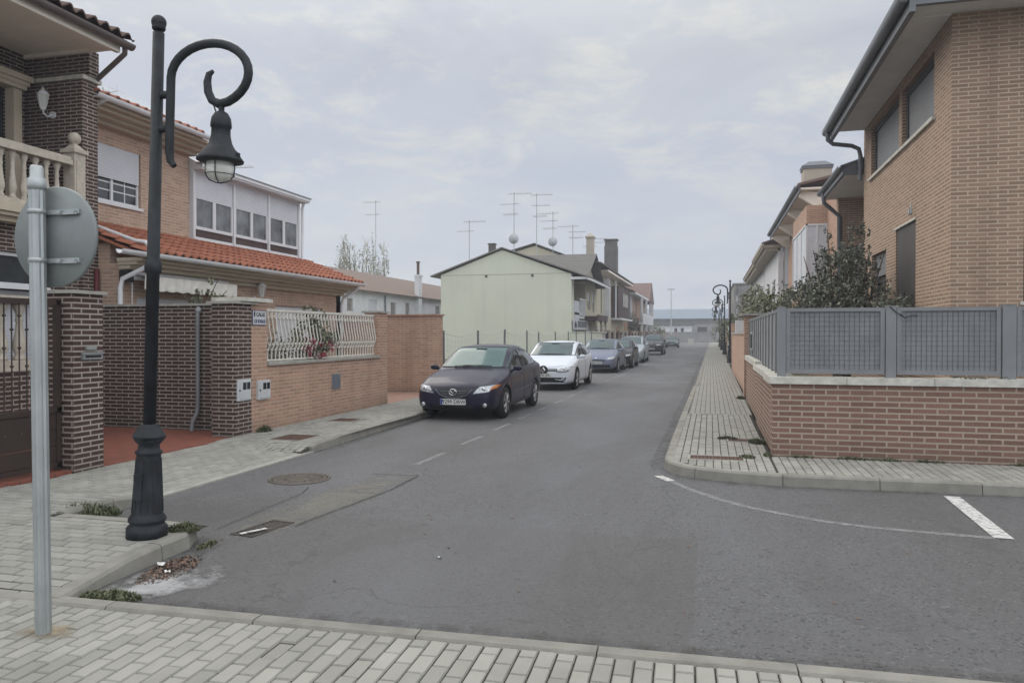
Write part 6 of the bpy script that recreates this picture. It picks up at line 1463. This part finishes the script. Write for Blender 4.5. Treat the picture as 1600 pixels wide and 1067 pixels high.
def plate_mb(env, z, y, txt, x=0, w_=.52, h=.11, stripe=True):
    q = MB(env['body']); q.box(x-w_/2, x+w_/2, y-.018, y, z-h/2, z+h/2, 0)
    if stripe: q.box(x-w_/2+.004, x-w_/2+.045, y-.021, y-.018, z-h/2+.004, z+h/2-.004, 1)
    text_mb(q, txt, Matrix(((1, 0, 0, x+.02), (0, 0, -1, y-.0195), (0, 1, 0, z), (0, 0, 0, 1))), .105, 2, .002, bold=.001, xs=.98)
    q.build('number_plate', ['plate', 'blue', 'ink'])
def arc_pts(x0, x1, z, dz, n=10): return [(x0+(x1-x0)*i/n, z+dz*(1-(2*i/n-1)**2)) for i in range(n+1)]
def lights(env, c, m='lens', name='headlight', ball=True, off=.008):
    for s_ in (-1, 1):
        q = MB(env['body']); env['patch'](q, 'f', [(s_*x, z) for x, z in c], off, 8, 5); hl = q.build(name, m)
        if ball:
            cx_ = sum(p[0] for p in c)/4; cz_ = sum(p[1] for p in c)/4; h = env['hit']('f', s_*cx_, cz_)
            if h[0] is not None: q = MB(hl); q.lathe([(.04, .0), (.042, -.008), (.03, -.012), (.002, -.014)], h[0]+h[1]*.008, 12, ax='y'); q.build('reflector', 'chrome')

# 1: dark violet blue saloon
P1 = paint('violet_blue_paint', (.014, .013, .032), .0, .28)
def f1(e, MBc):
    b_, patch, seam, hit = e['body'], e['patch'], e['seam'], e['hit']
    lights(e, [(.40, .535), (.70, .575), (.80, .70), (.52, .665)])
    for s_ in (-1, 1): q = MB(b_); patch(q, 'f', [(s_*.71, .60), (s_*.80, .64), (s_*.83, .70), (s_*.76, .69)], .011, 4, 3); q.build('indicator', 'amber')
    q = MB(b_); patch(q, 'f', [(-.13, .455), (.13, .455), (.36, .625), (-.36, .625)], .006, 10, 5); g_ = q.build('grille', 'black')
    q = MB(g_)
    for z in (.49, .52, .55, .58): seam(q, 'f', [(-.14-(z-.455)*1.2, z), (.14+(z-.455)*1.2, z)], .008, .012)
    q.build('grille_bar', 'gutter_grey')
    q = MB(b_); seam(q, 'f', [(-.38, .62), (-.28, .52), (-.13, .455), (.13, .455), (.28, .52), (.38, .62)], .016, .008); q.build('grille_surround', 'gutter_grey')
    c = hit('f', 0, .565)[0]+Vector((0, -.03, 0)); q = MB(b_)
    q.tube([c+Vector((.075*math.cos(a), 0, .058*math.sin(a))) for a in [2*math.pi*k/20 for k in range(21)]], .009, 6)
    q.tube([c+Vector(v) for v in ((-.072, 0, .02), (-.04, 0, .018), (-.015, 0, -.012), (0, 0, -.02), (.015, 0, -.012), (.04, 0, .018), (.072, 0, .02))], .008, 6); q.build('badge', 'chrome')
    q = MB(b_); patch(q, 'f', [(-.40, .235), (.40, .235), (.44, .31), (-.44, .31)], .005, 10, 3); q.build('lower_intake', 'black')
    for s_ in (-1, 1):
        q = MB(b_); patch(q, 'f', [(s_*.55, .26), (s_*.74, .28), (s_*.72, .37), (s_*.56, .35)], .006, 4, 3); fg_ = q.build('fog_light', 'black')
        h = hit('f', s_*.635, .315)[0]; q = MB(fg_); q.lathe([(.045, -.01), (.04, -.022), (.002, -.026)], h, 14, ax='y'); q.build('lens', 'lens')
    plate_mb(e, .375, hit('f', 0, .375)[0].y-.012, '9299 DRW')
    q = MB(b_); seam(q, 'f', [(-.52, .68), (-.36, .655), (0, .650), (.36, .655), (.52, .68)], .007, .002); seam(q, 'f', [(-.44, .235), (-.55, .24), (-.72, .255)], .01, .003); seam(q, 'f', [(.44, .235), (.55, .24), (.72, .255)], .01, .003); q.build('bonnet_seam', 'black')
    for s_ in (-1, 1): h = hit('l' if s_ > 0 else 'o', 1.15, .62); q = MB(b_); p = h[0]+h[1]*.004; q.box(p.x-.004, p.x+.004, p.y-.03, p.y+.03, p.z-.012, p.z+.012); q.build('side_repeater', 'amber')
    q = MB(b_); seam(q, 'l', [(1.3, .50), (3.2, .55)], .012, .004); seam(q, 'o', [(1.3, .50), (3.2, .55)], .012, .004); q.build('side_moulding', P1)
car('dark violet blue saloon car parked nearest the camera', -4.87, 14.0, scaled(SEDAN, 4.42, .878, 1.465), P1, 2.62, .82, f1, screen='screen')

# 2: white hatchback
P2 = paint('white_paint', (.62, .66, .72), 0, .3)
def f2(e, MBc):
    b_, patch, seam, hit = e['body'], e['patch'], e['seam'], e['hit']
    lights(e, [(.42, .575), (.74, .60), (.83, .73), (.50, .665)])
    for s_ in (-1, 1): q = MB(b_); seam(q, 'f', [(s_*.40, .575), (s_*.55, .558), (s_*.75, .585)], .02, .006); q.build('headlight_trim', 'black')
    q = MB(b_); patch(q, 'f', [(-.42, .585), (.42, .585), (.42, .655), (-.42, .655)], .006, 10, 3); g_ = q.build('grille', 'black')
    q = MB(g_); seam(q, 'f', [(-.4, .625), (.4, .625)], .010, .014); q.build('grille_bar', 'chrome')
    c = hit('f', 0, .62)[0]+Vector((0, -.02, 0)); q = MB(b_); q.lathe([(.14, .01), (.14, -.01), (.12, -.016), (.002, -.018)], c, 20, ax='y'); bd = q.build('badge_mount', 'black')
    q = MB(bd); y = c.y-.03; o_ = [(0, .105), (.075, 0), (0, -.105), (-.075, 0)]; i_ = [(0, .055), (.033, 0), (0, -.055), (-.033, 0)]
    vs = [(x, y, c.z+z) for x, z in o_]+[(x, y-.008, c.z+z) for x, z in i_]+[(x, y+.012, c.z+z) for x, z in o_]; q.add(vs, [(k, (k+1) % 4, 4+(k+1) % 4, 4+k) for k in range(4)]+[(k, (k+1) % 4, 8+(k+1) % 4, 8+k) for k in range(4)]); q.build('badge', 'chrome')
    q = MB(b_); patch(q, 'f', [(-.62, .255), (.62, .255), (.70, .40), (-.70, .40)], .006, 12, 4); li = q.build('lower_intake', 'black')
    for s_ in (-1, 1):
        q = MB(li); seam(q, 'f', [(s_*.36, .345), (s_*.52, .325), (s_*.66, .30)], .022, .014); h = hit('f', s_*.58, .345)[0]; q.lathe([(.04, -.01), (.036, -.022), (.002, -.026)], h, 12, ax='y'); q.build('fog_light', 'lens')
    q = MB(b_); seam(q, 'f', [(-.66, .235), (0, .215), (.66, .235)], .03, .004); q.build('front_lip', P2)
    plate_mb(e, .46, hit('f', -.03, .46)[0].y-.012, '4731 JFS')
    q = MB(b_); seam(q, 'f', [(-.6, .76), (-.3, .70), (0, .69), (.3, .70), (.6, .76)], .007, .002); q.build('bonnet_seam', 'black')
car('white hatchback car with a large dark front badge disc, second in the parked row', -4.86, 22.2, HATCH, P2, 2.64, .86, f2, wheel_r=.325)

# 3: silver blue hatchback
P3 = paint('silver_blue_paint', (.18, .20, .27), .5, .35)
def fgen(grz, badge='chrome', plate='2864 GLK', fog=True, kid=False, low='black', twin=False, lc=((.44, .585), (.76, .61), (.83, .72), (.50, .67))):
    def f(e, MBc):
        b_, patch, seam, hit = e['body'], e['patch'], e['seam'], e['hit']; k = e['H']/1.46
        lights(e, [(x*e['hw']/.88, z*k) for x, z in lc])
        if twin:
            for s_ in (-1, 1):
                q = MB(b_); patch(q, 'f', [(s_*.02, grz[0]), (s_*.26, grz[0]), (s_*.26, grz[1]), (s_*.02, grz[1])], .008, 4, 3); g_ = q.build('grille', 'black'); q = MB(g_)
                for xx in (.03, .25): seam(q, 'f', [(s_*xx, grz[0]), (s_*xx, grz[1])], .014, .012)
                for zz in grz: seam(q, 'f', [(s_*.03, zz), (s_*.25, zz)], .014, .012)
                q.build('grille_surround', 'chrome')
        else:
            q = MB(b_); patch(q, 'f', [(-.38, grz[0]), (.38, grz[0]), (.40, grz[1]), (-.40, grz[1])], .008, 8, 3); q.build('grille', 'black')
        c = hit('f', 0, grz[1]+.05)
        if c[0] is not None: q = MB(b_); q.lathe([(.045, -.002), (.04, -.014), (.002, -.018)], c[0], 10, ax='y'); q.build('badge', badge)
        q = MB(b_); patch(q, 'f', [(-.60, .25*k), (.60, .25*k), (.62, .36*k), (-.62, .36*k)], .008, 10, 3); q.build('lower_intake', 'black')
        q = MB(b_); seam(q, 'f', [(-.66, .225*k), (0, .215*k), (.66, .225*k)], .03, .006); q.build('front_lip', low)
        p = hit('f', 0, .45*k)
        if p[0] is not None: plate_mb(e, .45*k, p[0].y-.012, plate)
    return f
car('silver blue hatchback car, third in the parked row behind the white one', -4.83, 32.8, scaled(HATCH, 4.30, .90, 1.47), P3, 2.64, .86, fgen((.53, .58), plate='2864 GLK', low=P3), wheel_r=.32)
P4 = paint('black_paint', (.010, .010, .012), 0, .25)
car('small black car, fourth in the parked row, mostly hidden behind the silver blue one', -4.60, 37.6, scaled(HATCH, 4.05, .86, 1.46), P4, 2.5, .8, fgen((.5, .58), plate='0815 DTC'), detail=1, wheel_r=.31)
P5 = paint('silver_paint', (.36, .40, .44), .5, .35)
car('pale silver estate car with roof rails behind the small black car', -4.66, 44.6, scaled(HATCH, 4.6, .90, 1.58), P5, 2.75, .9, fgen((.55, .64), plate='7350 FHB', low=P5), detail=1, wheel_r=.33, rails=True)
P6 = paint('dark_grey_paint', (.055, .06, .062), .4, .35)
SUV = [(0, .60, .40, .78, .84, .50), (.05, .78, .34, .86, .93, .60), (.2, .86, .30, .93, 1.00, .66), (.5, .91, .28, 1.0, 1.07, .70), (.95, .925, .27, 1.05, 1.14, .73), (1.2, .927, .27, 1.07, 1.18, .74),
       (1.85, .927, .27, 1.09, 1.55, .73), (2.15, .927, .27, 1.10, 1.65, .72), (3.1, .927, .27, 1.12, 1.68, .71), (3.9, .92, .28, 1.15, 1.63, .70), (4.3, .90, .30, 1.17, 1.30, .71), (4.45, .86, .34, 1.1, 1.15, .6), (4.56, .70, .42, .9, .95, .5)]
car('dark grey off-road car with a twin grille and pale lower bumper', -4.62, 62.0, SUV, P6, 2.8, .85, fgen((.70, .86), plate='5518 HKD', low='stone_w', twin=True, lc=((.36, .66), (.72, .69), (.80, .76), (.38, .76))), detail=1, wheel_r=.37, rails=True)
P7 = paint('grey_green_paint', (.085, .11, .11), .4, .35)
car('small grey green car farthest away in the parked row', -4.75, 97, scaled(HATCH, 4.2, .87, 1.48), P7, 2.6, .85, fgen((.53, .62), plate='1946 CVF', low=P7), detail=1, wheel_r=.31)
